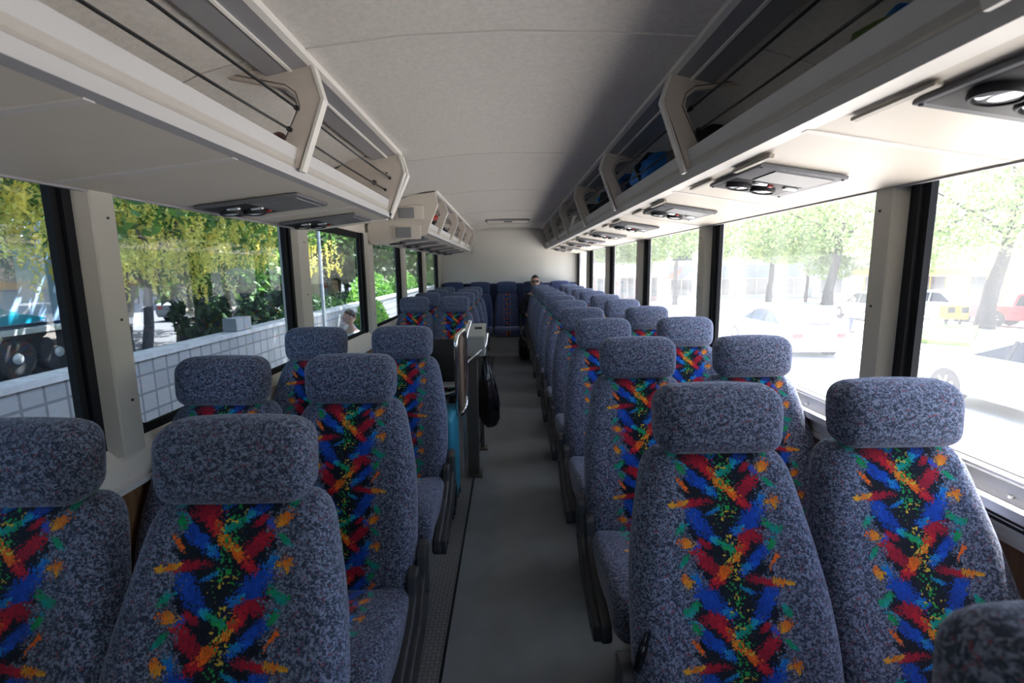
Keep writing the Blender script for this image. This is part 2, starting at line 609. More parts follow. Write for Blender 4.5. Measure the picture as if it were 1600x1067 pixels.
IMG = paint_pattern()
CREAM = (0.62, 0.575, 0.505)
M = dict(
    cloth=cloth('seat_cloth'), cloth_p=cloth('seat_cloth_strip', IMG),
    cloth_b=cloth('bench_cloth', None, (42, 54, 80), (76, 90, 126), 120), cloth_bp=cloth('bench_cloth_strip', IMG, (42, 54, 80), (76, 90, 126), 120, 2.0),
    black=mat('black_plastic', (0.012, 0.013, 0.015), 0.45, bump=0.1, bscale=600),
    arm=mat('armrest_plastic', (0.022, 0.025, 0.030), 0.42, bump=0.25, bscale=700),
    rubber=mat('black_rubber', (0.008, 0.009, 0.011), 0.75, spec=0.2),
    steel=mat('brushed_steel', (0.55, 0.55, 0.55), 0.28, 1.0, bump=0.05, bscale=300),
    chrome=mat('chrome', (0.8, 0.8, 0.82), 0.12, 1.0),
    alu=mat('aluminium_trim', (0.70, 0.70, 0.71), 0.45, 0.35),
    cream=mat('cream_plastic', CREAM, 0.55, var=0.03, vscale=3),
    cream_dk=mat('grey_cream_post', (0.44, 0.43, 0.385), 0.55, var=0.03, vscale=3),
    lining=mat('ceiling_lining', (0.62, 0.595, 0.56), 0.9, var=0.07, vscale=60, bump=0.35, bscale=260),
    seam=mat('seam_strip', (0.62, 0.60, 0.57), 0.5), seam_dk=mat('dark_seam', (0.10, 0.095, 0.09), 0.7),
    fascia=mat('fascia_vinyl', (0.56, 0.56, 0.56), 0.6, var=0.02, vscale=4, bump=0.1, bscale=500),
    groove=mat('fascia_groove', (0.50, 0.48, 0.44), 0.6), lip=mat('grey_lip', (0.30, 0.30, 0.32), 0.5),
    bracket=mat('bracket_plastic', (0.60, 0.54, 0.48), 0.5, var=0.03, vscale=20, bump=0.15, bscale=500),
    white_edge=mat('white_edge', (0.72, 0.70, 0.66), 0.5),
    rail=mat('grey_rail', (0.30, 0.30, 0.32), 0.35, 0.2),
    unit=mat('service_panel_grey', (0.16, 0.165, 0.18), 0.6, bump=0.1, bscale=700, spec=0.25),
    unit_dk=mat('service_panel_dark', (0.022, 0.023, 0.026), 0.55, spec=0.2), grille=None,
    tan=mat('tan_strip', (0.36, 0.33, 0.28), 0.5), red=mat('red_plastic', (0.35, 0.03, 0.025), 0.4),
    lens=mat('clear_lens', (0.75, 0.78, 0.8), 0.1, 0.6),
    floor=mat('floor_vinyl', (0.155, 0.182, 0.20), 0.38, var=0.12, vscale=5, bump=0.06, bscale=150),
    mat=None,
    wood=mat('wood_laminate', (0.13, 0.065, 0.028), 0.45, rgb2=(0.22, 0.12, 0.055), vscale=9, stretch=(6, 6, 0.6)),
    wall_rear=mat('rear_panel', (0.62, 0.61, 0.57), 0.25, var=0.02, vscale=2, coat=0.5),
    glassL=pane('window_glass', (0.78, 0.89, 1.0), 1.5, 0.010), glassR=pane('dusty_window_glass', (0.97, 0.98, 1.0), 1.0, 0.072),
    shell=mat('bus_skin', (0.5, 0.5, 0.5), 0.5),
    teal=mat('teal_nylon', (0.012, 0.22, 0.34), 0.6, var=0.1, vscale=20, bump=0.3, bscale=500),
    teal_dk=mat('dark_teal_nylon', (0.006, 0.055, 0.085), 0.7, bump=0.3, bscale=500),
    bagblk=mat('black_bin_liner', (0.006, 0.006, 0.008), 0.2, bump=1.0, bscale=40),
    nylon=mat('black_nylon', (0.012, 0.013, 0.018), 0.7, bump=0.4, bscale=300),
    nylon_blue=mat('blue_nylon', (0.01, 0.16, 0.55), 0.6, bump=0.4, bscale=200), nylon_navy=mat('navy_nylon', (0.008, 0.02, 0.08), 0.65, bump=0.4, bscale=200),
    nylon_green=mat('green_nylon', (0.10, 0.16, 0.03), 0.7, bump=0.4, bscale=200), nylon_red=mat('red_nylon', (0.55, 0.05, 0.03), 0.6, bump=0.4, bscale=200),
    paper=mat('white_paper', (0.75, 0.76, 0.76), 0.7), leather=mat('brown_leather', (0.10, 0.028, 0.018), 0.3, var=0.3, vscale=30),
    box_grey=mat('grey_enamel', (0.34, 0.36, 0.34), 0.45, bump=0.1, bscale=600), box_lt=mat('light_grey_enamel', (0.42, 0.43, 0.39), 0.5),
    post=mat('bronze_post', (0.10, 0.09, 0.08), 0.4, 0.3), brown=mat('brown_laminate', (0.22, 0.15, 0.10), 0.5),
    skin=mat('skin', (0.52, 0.30, 0.21), 0.5), hair=mat('dark_hair', (0.02, 0.014, 0.01), 0.6), shirt_dk=mat('dark_shirt', (0.012, 0.014, 0.02), 0.9),
    shirt_wh=mat('white_shirt', (0.75, 0.75, 0.75), 0.9), jeans=mat('jeans', (0.04, 0.06, 0.12), 0.9), shirt_red=mat('red_shirt', (0.5, 0.06, 0.08), 0.9),
    lips=mat('lips', (0.42, 0.16, 0.13), 0.5), eye=mat('eye_white', (0.7, 0.7, 0.7), 0.2),
)


def grille_mat():
    m = mat('speaker_grille', (0.16, 0.165, 0.18), 0.5)
    N, L = nodes(m)
    tc = N.new('ShaderNodeTexCoord')
    vo = N.new('ShaderNodeTexVoronoi')
    vo.inputs['Scale'].default_value = 260
    vo.inputs['Randomness'].default_value = 0.0
    L.new(tc.outputs['Object'], vo.inputs[0])
    rp = N.new('ShaderNodeMapRange')
    rp.inputs[1].default_value = 0.25
    rp.inputs[2].default_value = 0.40
    L.new(vo.outputs[0], rp.inputs[0])
    mx = N.new('ShaderNodeMix')
    mx.data_type = 'RGBA'
    L.new(rp.outputs[0], mx.inputs[0])
    mx.inputs[6].default_value = (0.02, 0.02, 0.022, 1)
    mx.inputs[7].default_value = (0.24, 0.25, 0.26, 1)
    L.new(mx.outputs[2], N['Principled BSDF'].inputs['Base Color'])
    return m


M['grille'] = grille_mat()


def stud_mat():
    """grey rubber flooring with rows of raised round studs"""
    m = mat('studded_rubber', (0.12, 0.13, 0.135), 0.5)
    N, L = nodes(m)
    p = N['Principled BSDF']
    tc = N.new('ShaderNodeTexCoord')
    vo = N.new('ShaderNodeTexVoronoi')
    vo.inputs['Scale'].default_value = 1.0
    vo.inputs['Randomness'].default_value = 0.0
    vo.voronoi_dimensions = '2D'
    mp = N.new('ShaderNodeMapping')
    mp.inputs['Scale'].default_value = (42, 42, 1)
    mp.inputs['Rotation'].default_value = (0, 0, PI / 4)
    L.new(tc.outputs['Object'], mp.inputs[0])
    L.new(mp.outputs[0], vo.inputs[0])
    ring = N.new('ShaderNodeMath')
    ring.operation = 'COMPARE'
    ring.inputs[1].default_value = 0.41
    ring.inputs[2].default_value = 0.055
    L.new(vo.outputs[0], ring.inputs[0])
    mx = N.new('ShaderNodeMix')
    mx.data_type = 'RGBA'
    L.new(ring.outputs[0], mx.inputs[0])
    mx.inputs[6].default_value = (0.15, 0.162, 0.168, 1)
    mx.inputs[7].default_value = (0.045, 0.05, 0.055, 1)
    L.new(mx.outputs[2], p.inputs['Base Color'])
    rp = N.new('ShaderNodeMapRange')
    rp.inputs[1].default_value = 0.36
    rp.inputs[2].default_value = 0.44
    rp.inputs[3].default_value = 1
    rp.inputs[4].default_value = 0
    L.new(vo.outputs[0], rp.inputs[0])
    bn = N.new('ShaderNodeBump')
    bn.inputs['Strength'].default_value = 0.8
    bn.inputs['Distance'].default_value = 0.002
    L.new(rp.outputs[0], bn.inputs['Height'])
    L.new(bn.outputs[0], p.inputs['Normal'])
    return m


M['mat'] = stud_mat()

# ------------------------------------------------------------------ the bus: shell
Y0, Y1 = -2.2, 8.65            # front bulkhead, rear wall
XG = 1.225                     # window glass
WIN_Z0, WIN_Z1 = 0.915, 1.735

tag(MB().box(-0.262, 1.26, Y0, Y1, -0.06, 0).build('floor', M['floor']), kind='structure')
tag(MB().box(-1.26, -0.264, Y0, Y1, -0.06, 0.003).build('trim_1', M['mat']), kind='structure')
tag(MB().box(-0.268, -0.258, Y0, 7.9, 0.0, 0.006).build('trim_2', M['rubber']), kind='structure')

CEIL = [(-1.24, 1.70), (-1.22, 1.80), (-1.10, 1.93), (-0.90, 2.02), (-0.72, 2.065), (-0.585, 2.085), (-0.3, 2.118), (0.0, 2.128), (0.3, 2.122),
        (0.585, 2.105), (0.72, 2.08), (0.90, 2.03), (1.10, 1.94), (1.22, 1.80), (1.24, 1.70)]


def ceil_z(x):
    for (xa, za), (xb, zb) in zip(CEIL[1:-2], CEIL[2:-1]):
        if xa <= x <= xb:
            return za + (zb - za) * (x - xa) / (xb - xa)
    return 1.7


tag(MB().ribbon(CEIL, 0.05, 'y', Y0, Y1 + 0.05).build('ceiling', M['lining'], smooth=40), kind='structure')
b = MB()
for y in (-1.5, 0.0, 1.55, 3.08, 4.5, 6.1, 7.55):
    line = [(x, z - 0.004) for x, z in CEIL[2:-2]]
    b.ribbon(line, 0.006, 'y', y - 0.006, y + 0.006)
tag(b.build('trim_3', M['seam'], smooth=40), kind='structure')

# rear wall: lower board, upper board and the seam between
tag(MB().box(-1.27, 1.27, Y1, Y1 + 0.06, -0.06, 2.14).build('wall_rear', M['wall_rear']), kind='structure')
tag(MB().box(-0.62, 0.60, Y1 - 0.02, Y1, 1.66, 2.09).build('trim_4', M['wall_rear']), kind='structure')
tag(MB().box(-1.22, 1.22, Y1 - 0.006, Y1, 1.650, 1.662).build('trim_5', M['seam']), kind='structure')

# front bulkhead behind the camera, unseen; windscreen opening narrowed to dim the seat fronts
b = MB()
b.box(-1.27, 1.27, Y0 - 0.06, Y0, -0.06, 0.85)
b.box(-1.27, 1.27, Y0 - 0.06, Y0, 1.45, 2.14)
b.box(-1.27, -0.55, Y0 - 0.06, Y0, 0.85, 1.45)
b.box(0.85, 1.27, Y0 - 0.06, Y0, 0.85, 1.45)
tag(b.build('wall_front', M['cream_dk']), kind='structure')

# side walls; each list: near edge of the black frame, its far edge, far edge of the post
POSTS = {-1: [(0.10, 0.17, 0.28), (1.33, 1.39, 1.512), (2.677, 2.755, 2.925), (4.0, 4.135, 4.31), (5.352, 5.50, 5.66), (6.687, 6.86, 7.02), (8.209, 8.33, Y1)],
         1: [(0.01, 0.08, 0.20), (1.425, 1.492, 1.605), (2.824, 2.921, 3.065), (4.253, 4.393, 4.542), (5.69, 5.86, 6.0), (7.14, 7.33, 7.47), (8.50, 8.60, Y1)]}
for s, side in ((-1, 'left'), (1, 'right')):
    X = lambda a: s * a
    b = MB()
    b.box(X(1.20), X(1.27), Y0, Y1, 0.40, 0.80)
    b.box(X(1.20), X(1.27), Y0, Y1, -0.06, 0.40)
    tag(b.build('wall_' + side, M['wood']), kind='structure')
    # cream sill under the glass
    b = MB()
    b.prism([(X(1.27), 0.79), (X(1.185), 0.79), (X(1.18), 0.805), (X(1.18), 0.872), (X(1.192), 0.885), (X(1.21), WIN_Z0), (X(1.27), WIN_Z0)], 'y', Y0, Y1)
    tag(b.build('trim_6' if s < 0 else 'trim_7', M['cream'] if s < 0 else M['alu']), kind='structure')
    b = MB()
    b.box(X(1.172), X(1.20), Y0, Y1, 0.776, 0.79)
    tag(b.build('trim_8' if s < 0 else 'trim_9', M['alu']), kind='structure')
    # band above the windows
    b = MB()
    b.box(X(1.20), X(1.27), Y0, Y1, WIN_Z1, 1.82)
    tag(b.build('trim_10' if s < 0 else 'trim_11', M['cream']), kind='structure')
    # pillars between the windows
    ends = POSTS[s]
    for i, (a0, a1, a2) in enumerate(ends):
        b = MB()
        b.prism([(X(1.27), a1 - 0.01), (X(1.2265), a1 - 0.01), (X(1.222), a1), (X(1.180), a1 + 0.03), (X(1.176), a1 + 0.036), (X(1.176), a2 - 0.008), (X(1.184), a2), (X(1.27), a2)], 'z', WIN_Z0 - 0.03, WIN_Z1 + 0.01)
        for z in (1.05, 1.30, 1.60):
            b.cur = 1
            b.cyl((X(1.176), a1 + 0.036 + (a2 - a1) * 0.4, z), 0.004, 0.006, 'x', 8)
        tag(b.build('trim_%d' % (20 + i + (20 if s > 0 else 0)), [M['cream_dk'], M['black']]), kind='structure')
    # windows: pane with rubber frame
    tag(MB().box(X(1.20), X(1.27), Y0, ends[0][0], WIN_Z0, WIN_Z1).build('wall_front_' + side, M['cream_dk']), kind='structure')  # unseen front side closed instead of glazed, to darken the front seats
    prev = [e[2] for e in ends[:-1]]
    ends = ends[1:]
    for i, (w0, (a0, a1, a2)) in enumerate(zip(prev, ends)):
        n = i + 1 + (10 if s > 0 else 0)
        b = MB()
        b.add([(X(XG), w0 - 0.0, WIN_Z0 - 0.0), (X(XG), a1, WIN_Z0), (X(XG), a1, WIN_Z1), (X(XG), w0, WIN_Z1)], [(0, 1, 2, 3)])
        w = tag(b.build('window_%d' % n, M['glassL'] if s < 0 else M['glassR']), kind='structure')
        f = MB()
        f.box(X(1.205), X(1.2265), a0, a1 + 0.004, WIN_Z0, WIN_Z1)
        f.box(X(1.192), X(1.215), a0 + (a1 - a0) * .35, a0 + (a1 - a0) * .6, WIN_Z0, WIN_Z1)
        bt = 0.028 if s < 0 else 0.012
        r = 0.06
        f.prism([(w0, WIN_Z0), (a0, WIN_Z0), (a0, WIN_Z0 + bt), (w0 + r, WIN_Z0 + bt), (w0 + r * .45, WIN_Z0 + bt + r * .25), (w0 + 0.012, WIN_Z0 + bt + r), (w0, WIN_Z0 + bt + r)], 'x', X(1.21), X(1.2265))
        f.box(X(1.21), X(1.2265), w0, a0, WIN_Z1 - 0.045, WIN_Z1)
        f.build('window_frame', M['rubber'], w)
    # bright rail along the right-hand sill
    if s > 0:
        b = MB()
        b.tube([(1.198, Y0, 0.922), (1.198, Y1, 0.922)], 0.011, 10)
        b.box(1.150, 1.19, Y0, Y1, 0.848, 0.872)
        for k in range(60):
            y = -1.0 + k * 0.16
            b.cyl((1.185, y, 0.885), 0.005, 0.008, 'z', 8)
        tag(b.build('trim_12', M['alu'], smooth=40), kind='structure')
# outer skin below the glass, so that the bus casts its true shade
tag(MB().box(-1.3, 1.3, Y0 - 0.3, Y1 + 0.3, -0.75, -0.07).build('trim_13', M['shell']), kind='structure')
tag(MB().box(-1.27, 1.27, Y0 - 0.06, Y1 + 0.06, 2.19, 2.30).build('trim_14', M['shell']), kind='structure')

t = thing('sticker', 'small black notice sticker on right-hand window ledge beside front window seat', 'sticker', (1.1785, 1.12, 0.84))
MB().box(-0.001, 0.0015, -0.10, 0.10, -0.026, 0.026).build('backing', M['black'], t)
b = MB()
for k in range(4):
    b.box(-0.0016, -0.001, -0.085, 0.02 + 0.02 * (k % 2), -0.017 + k * 0.01, -0.014 + k * 0.01)
b.cyl((-0.0013, 0.065, -0.008), 0.010, 0.0008, 'x', 14)
b.build('print', M['paper'], t)


# ------------------------------------------------------------------ overhead racks
def rack_geo(s):
    if s < 0:
        return dict(under=((0.700, 1.727), (1.178, 1.672)), lip=((0.700, 1.727), (0.676, 1.734)), face=[(0.676, 1.734), (0.669, 1.760), (0.675, 1.772), (0.667, 1.785), (0.660, 1.822)],
                    rail=0.588, zr=2.066, elbow=(0.577, 1.965), btop=(0.602, 2.062), bbot=(0.662, 1.762), cl=(0.650, 1.876), cu=(0.622, 1.938))
    return dict(under=((0.690, 1.744), (1.178, 1.668)), lip=((0.700, 1.742), (0.656, 1.746)), face=[(0.656, 1.746), (0.649, 1.777), (0.653, 1.787), (0.645, 1.800), (0.634, 1.840)],
                rail=0.566, zr=2.092, elbow=(0.548, 2.005), btop=(0.574, 2.088), bbot=(0.640, 1.775), cl=(0.640, 1.905), cu=(0.610, 1.975))


def bracket(y, s, parent, solid=False):
    g = rack_geo(s)
    X = lambda p: (s * p[0], p[1])
    e, tp, bt = Vector(g['elbow']), Vector(g['btop']), Vector(g['bbot'])
    def inner(p, d):
        return (p[0] + d, p[1])
    th = 0.020
    outl = [bt, e, tp]
    inn = [(tp[0] + 0.27, tp[1] - 0.02), (tp[0] + 0.26, tp[1] - 0.032), (e[0] + 0.105, e[1] + 0.032), (e[0] + 0.078, e[1] + 0.012), (e[0] + 0.072, e[1] - 0.018), (bt[0] + 0.070, bt[1])]
    b = MB()
    if solid:
        poly = [bt, e, tp, (tp[0] + 0.25, tp[1] - 0.02), (1.05, 1.93), (1.17, 1.80), (1.17, 1.70), (bt[0] + 0.05, bt[1])]
        b.prism([X(p) for p in poly], 'y', y, y + th)
        b.cur = 1
        b.cyl((s * (e[0] + 0.16), y - 0.002, e[1] - 0.05), 0.014, 0.006, 'y', 16)
        b.cyl((s * (e[0] + 0.09), y - 0.002, e[1] + 0.0), 0.006, 0.006, 'y', 10)
        b.cur = 0
    else:
        b.prism([X(p) for p in outl] + [X(p) for p in inn], 'y', y, y + th)
        # raised inner rib and groove
        b.cur = 1
        b.ribbon([X((bt[0] + 0.062, bt[1] + 0.03)), X((e[0] + 0.064, e[1] - 0.018)), X((e[0] + 0.074, e[1] + 0.022)), X((e[0] + 0.105, e[1] + 0.044)), X((tp[0] + 0.24, tp[1] - 0.022))], 0.003, 'y', y - 0.002, y)
        b.cur = 0
    o = b.build('bracket', [M['bracket'], M['seam_dk']], parent)
    # pale edge strip that wraps the aisle side
    f = MB()
    foot = (bt[0] - 0.004, bt[1] - 0.012)
    line = [foot, (e[0] - 0.002, e[1]), (tp[0] - 0.002, tp[1])]
    poly = [X(p) for p in line] + [X((p[0] - 0.010 if i else p[0] - 0.010, p[1])) for i, p in list(enumerate(line))[::-1]]
    f.prism(poly, 'y', y - 0.004, y + th + 0.012)
    f.build('edge_strip', M['white_edge'], o)
    return o


def rack(label, s, ya, yb, ys, group=None, end_front=False, end_back=False):
    g = rack_geo(s)
    X = lambda p: (s * p[0], p[1])
    t = thing('luggage_rack', label, 'luggage rack', (0, 0, 0))
    b = MB()
    (xa, za), (xb, zb) = g['under']
    b.prism([X((xa, za)), X((xb, zb)), X((xb + 0.015, zb + 0.010)), X((xb + 0.015, zb + 0.03)), X((xa, za + 0.03))], 'y', ya, yb)
    sh = b.build('shelf', M['cream'], t)
    b = MB()
    b.box(s * (xb + 0.0), s * (xb + 0.012), ya, yb, zb - 0.006, zb + 0.012)
    b.build('edge_trim', M['lip'], sh)
    # fascia with lip and shallow groove
    f = g['face']
    b = MB()
    b.prism([X(g['lip'][0]), X(g['lip'][1]), X((g['lip'][1][0], g['lip'][1][1] + 0.012)), X((g['lip'][0][0], g['lip'][0][1] + 0.012))], 'y', ya, yb)
    b.build('fascia_lip', M['lip'] if s < 0 else M['white_edge'], t)
    b = MB()
    poly = [X(p) for p in f] + [X((f[-1][0] + 0.016, f[-1][1])), X((f[0][0] + 0.030, f[0][1] + 0.012))]
    b.prism(poly, 'y', ya, yb)
    fo = b.build('fascia', M['fascia'], t)
    b = MB()
    b.prism([X((f[1][0] - 0.0015, f[1][1])), X((f[2][0] - 0.002, f[2][1])), X((f[3][0] - 0.0015, f[3][1])), X((f[3][0] + 0.006, f[3][1])), X((f[1][0] + 0.006, f[1][1]))], 'y', ya, yb)
    b.build('groove', M['groove'], fo)
    # top rail under the ceiling
    r, zr = g['rail'], g['zr']
    b = MB()
    b.cur = 0
    b.prism([X((r, zr - 0.002)), X((r + 0.020, zr - 0.006)), X((r + 0.020, zr + 0.016)), X((r, zr + 0.018))], 'y', ya, yb)
    b.cur = 1
    b.prism([X((r + 0.020, zr - 0.004)), X((r + 0.15, zr - 0.034)), X((r + 0.16, zr - 0.02)), X((r + 0.020, zr + 0.012))], 'y', ya, yb)
    b.cur = 0
    b.prism([X((r + 0.070, zr - 0.021)), X((r + 0.078, zr - 0.0235)), X((r + 0.078, zr - 0.012)), X((r + 0.070, zr - 0.010))], 'y', ya, yb)
    b.build('top_rail', [M['white_edge'], M['rail']], t)
    for i, y in enumerate(ys):
        bracket(y, s, t, solid=(end_back and i == len(ys) - 1))
    # elastic cords from bracket to bracket
    stops = [ya] + list(ys)
    if yb - stops[-1] > 0.3:
        stops.append(yb - 0.02)
    for y0, y1 in zip(stops[:-1], stops[1:]):
        for c in (g['cl'], g['cu']):
            b = MB()
            n = 8
            b.tube([(s * (c[0] + 0.028), y0 + (y1 - y0) * k / n, c[1] - 0.006 * math.sin(PI * k / n)) for k in range(n + 1)], 0.0042, 6)
            b.cyl((s * (c[0] + 0.028), y1 - 0.006, c[1]), 0.008, 0.012, 'y', 10)
            b.build('cord', M['black'], t, smooth=60)
    return t


R_BR = [0.66, 1.79, 2.94, 4.09, 5.24, 6.39, 7.54]
rackL = rack('short cream luggage rack over the front left-hand rows, nearest the camera', -1, Y0, 2.86, [-0.68, 0.46, 1.61, 2.80], end_back=True)
rackR = rack('long luggage rack running the whole right-hand side above the windows', 1, Y0, Y1, R_BR)
rackB = rack('rear left luggage rack whose closed end carries two grey grilles', -1, 4.20, Y1, [4.72, 5.68, 6.64, 7.60, 8.5])

# underside seams and pale ribs
for t_, s, seams in ((rackL, -1, (-1.2, -0.3, 0.42, 0.87, 1.31, 2.30)), (rackR, 1, (-0.8, 0.2, 1.18, 2.09, 2.99, 3.9, 4.8, 5.7, 6.6, 7.5)), (rackB, -1, (4.9, 5.65, 6.4, 7.15, 7.9))):
    (xa, za), (xb, zb) = rack_geo(s)['under']
    sl = (zb - za) / (xb - xa)
    for y in seams:
        b = MB()
        x0, x1 = xa - 0.002, xb - 0.01
        z = lambda x: za + sl * (x - xa)
        b.prism([(s * x0, z(x0) - 0.0025), (s * x1, z(x1) - 0.0025), (s * x1, z(x1) + 0.004), (s * x0, z(x0) + 0.004)], 'y', y - 0.012, y + 0.012)
        b.build('panel_seam', M['seam'], t_)

# front face strip of the short left rack's end, and dark gasket
b = MB()
e = rack_geo(-1)
pts = [(-0.668, 1.742), (-0.570, 1.965), (-0.598, 2.07), (-0.606, 2.07), (-0.580, 1.963), (-0.678, 1.742)]
b.prism(pts, 'y', 2.835, 2.90)
b.build('end_gasket', M['black'], rackL)
b = MB()
pts = [(-0.672, 1.728), (-0.562, 1.965), (-0.590, 2.072), (-0.604, 2.072), (-0.578, 1.965), (-0.70, 1.722), (-1.18, 1.664), (-1.18, 1.69), (-0.70, 1.742)]
b.prism(pts, 'y', 2.862, 2.915)
b.build('end_cap_rim', M['white_edge'], rackL)
b = MB()
b.prism([(-0.70, 1.74), (-0.58, 1.965), (-0.61, 2.06), (-0.85, 2.03), (-1.1, 1.9), (-1.17, 1.80), (-1.17, 1.69)], 'y', 2.86, 2.89)
b.build('end_panel', M['cream'], rackL)

# closed end of the rear left rack
prof = [(-0.700, 1.722), (-0.680, 1.735), (-0.655, 1.80), (-0.585, 1.965), (-0.60, 2.066), (-0.80, 2.045), (-1.0, 1.965), (-1.12, 1.88), (-1.175, 1.80), (-1.175, 1.69), (-1.16, 1.655), (-1.12, 1.640), (-1.0, 1.655)]
b = MB()
b.prism(prof, 'y', 4.17, 4.22)
ep = b.build('end_panel', M['cream'], rackB)
for (cx, cz) in ((-0.80, 1.90), (-0.83, 1.742)):
    f = MB()
    f.rbox((cx - 0.02, 4.166, cz), (0.24, 0.012, 0.115), 0.005, 2)
    f.build('grille_surround', M['cream'], ep, smooth=40)
    f = MB()
    f.rbox((cx - 0.045, 4.158, cz), (0.13, 0.012, 0.085), 0.003, 1)
    f.build('grille', M['grille'], ep)


# ------------------------------------------------------------------ service panels under the racks
def service_panel(label, s, x, y, length, width, group, flip=False):
    (xa, za), (xb, zb) = rack_geo(s)['under']
    sl = (zb - za) / (xb - xa)
    z = za + sl * (x - xa)
    t = thing('service_panel', label, 'reading light panel', (s * x, y, z - 0.002), 0, group)
    t.rotation_euler = (0, -s * math.atan(sl), 0)
    w, l = width / 2, length / 2
    S = s
    b = MB()
    b.rbox((0, 0, -0.006), (width, length, 0.012), 0.004, 2)
    h = b.build('housing', M['unit'], t, smooth=40)
    if not flip:      # vents towards the rear of the bus, grille towards the front
        gx0, gx1, gy0, gy1 = -w * .55, w * .80, -l * .86, -l * .12
        vents = [(-S * w * .55, l * .42), (S * w * .12, l * .45)]
        lamps = [(-S * w * .25, l * .04), (S * w * .55, l * .08)]
        but = (S * w * .05, l * .10)
    else:             # grille towards the aisle
        gx0, gx1, gy0, gy1 = (w * .02, w * .9, -l * .8, l * .8)
        vents = [(-w * .68, -l * .1), (-w * .36, l * .30)]
        lamps = [(-w * .45, -l * .5), (-w * .12, -l * .15)]
        but = (-w * .1, l * .4)
    b = MB()
    b.box(S * gx0 if not flip else gx0, S * gx1 if not flip else gx1, gy0, gy1, -0.0155, -0.010)
    b.build('speaker_grille', M['grille'], t)
    b = MB()
    vx = [v[0] for v in vents]
    vy = [v[1] for v in vents]
    if flip:
        b.rbox((-w * .48, 0, -0.0075), (w * .86, length * .84, 0.012), 0.005, 2)
    else:
        b.rbox((-S * w * .08, l * .42, -0.0075), (w * 1.72, l * 0.96, 0.012), 0.005, 2)
    b.build('vent_well', M['unit_dk'], t, smooth=40)
    for (vx_, vy_) in vents:
        b = MB()
        b.lathe([(0.040, -0.012), (0.041, -0.022), (0.037, -0.027), (0.034, -0.027), (0.033, -0.018)], (vx_, vy_, 0), 'z', 28)
        v = b.build('air_vent', M['unit_dk'], t, smooth=50)
        b = MB()
        b.lathe([(0.033, -0.018), (0.029, -0.024), (0.012, -0.026), (0.002, -0.026)], (vx_, vy_, 0), 'z', 24)
        b.build('nozzle', M['lens'], v, smooth=60)
    for (lx, ly) in lamps:
        b = MB()
        b.rbox((lx, ly, -0.016), (0.045, 0.022, 0.010), 0.004, 2)
        b.build('reading_lamp', M['lens'], t, smooth=40)
    b = MB()
    b.rbox((but[0], but[1] - 0.0, -0.016), (0.018, 0.012, 0.010), 0.003, 2)
    b.build('call_button', M['red'], t, smooth=40)
    if not flip:
        for (ya, yb, zz) in ((-l - 0.10, -l * .35, 0.012), (l * .55, l + 0.12, 0.008)):
            b = MB()
            b.rbox((-S * (w + 0.022), (ya + yb) / 2, -zz / 2 - 0.001), (0.016, yb - ya, zz), 0.002, 1)
            b.build('side_strip', M['tan'], t)
        for kx in (-1, 1):
            for ky in (-1, 1):
                b = MB()
                b.cyl((kx * w * .93, ky * l * .93, -0.013), 0.004, 0.004, 'z', 8)
                b.build('screw', M['unit_dk'], t)
    return t


ORD = ['nearest', 'second', 'third', 'fourth', 'fifth', 'sixth', 'seventh', 'eighth', 'ninth', 'tenth', 'eleventh']
for k in range(9):
    service_panel('grey reading light and air vent panel under right-hand rack, %s from the camera' % ORD[k], 1, 0.872, 0.755 + 0.905 * k, 0.37, 0.265, 'light and vent panels under the right-hand rack')
for k, y in enumerate((1.96, 2.62)):
    service_panel('grey panel under short left-hand rack with grille towards the aisle, %s of two' % ('nearer' if k == 0 else 'farther'), -1, 0.945, y, 0.30, 0.38, 'light and vent panels under the front left rack', flip=True)
for k in range(6):
    service_panel('narrow dark light panel under rear left-hand rack, %s from its closed end' % ORD[k].replace('nearest', 'first'), -1, 0.92, 4.52 + 0.75 * k, 0.26, 0.36, 'light and vent panels under the rear left rack', flip=True)

# air hatch in the ceiling near the rear
t = thing('roof_hatch', 'flush cream ceiling hatch with small grey latch near rear wall', 'hatch', (0, 7.35, 2.115))
b = MB()
b.rbox((0, 0, -0.008), (0.60, 0.46, 0.012), 0.004, 2)
b.build('cover', M['cream'], t)
b = MB()
b.box(-0.31, 0.31, 0.235, 0.25, -0.018, 0.0)
b.box(-0.31, 0.31, -0.25, -0.235, -0.018, 0.0)
b.box(-0.31, -0.297, -0.25, 0.25, -0.018, 0.0)
b.box(0.297, 0.31, -0.25, 0.25, -0.018, 0.0)
b.build('hatch_frame', M['lip'], t)
b = MB()
b.rbox((0, -0.14, -0.02), (0.12, 0.06, 0.018), 0.004, 2)
b.build('latch', M['unit'], t)


# ------------------------------------------------------------------ seats
def half_w(z):
    T = [(0.36, 0.218), (0.50, 0.228), (0.62, 0.229), (0.72, 0.225), (0.80, 0.214), (0.87, 0.200), (0.94, 0.184), (0.985, 0.172), (1.012, 0.160)]
    for (a, wa), (c, wc) in zip(T[:-1], T[1:]):
        if z <= c:
            return wa + (wc - wa) * max(0, (z - a)) / (c - a)
    return T[-1][1]


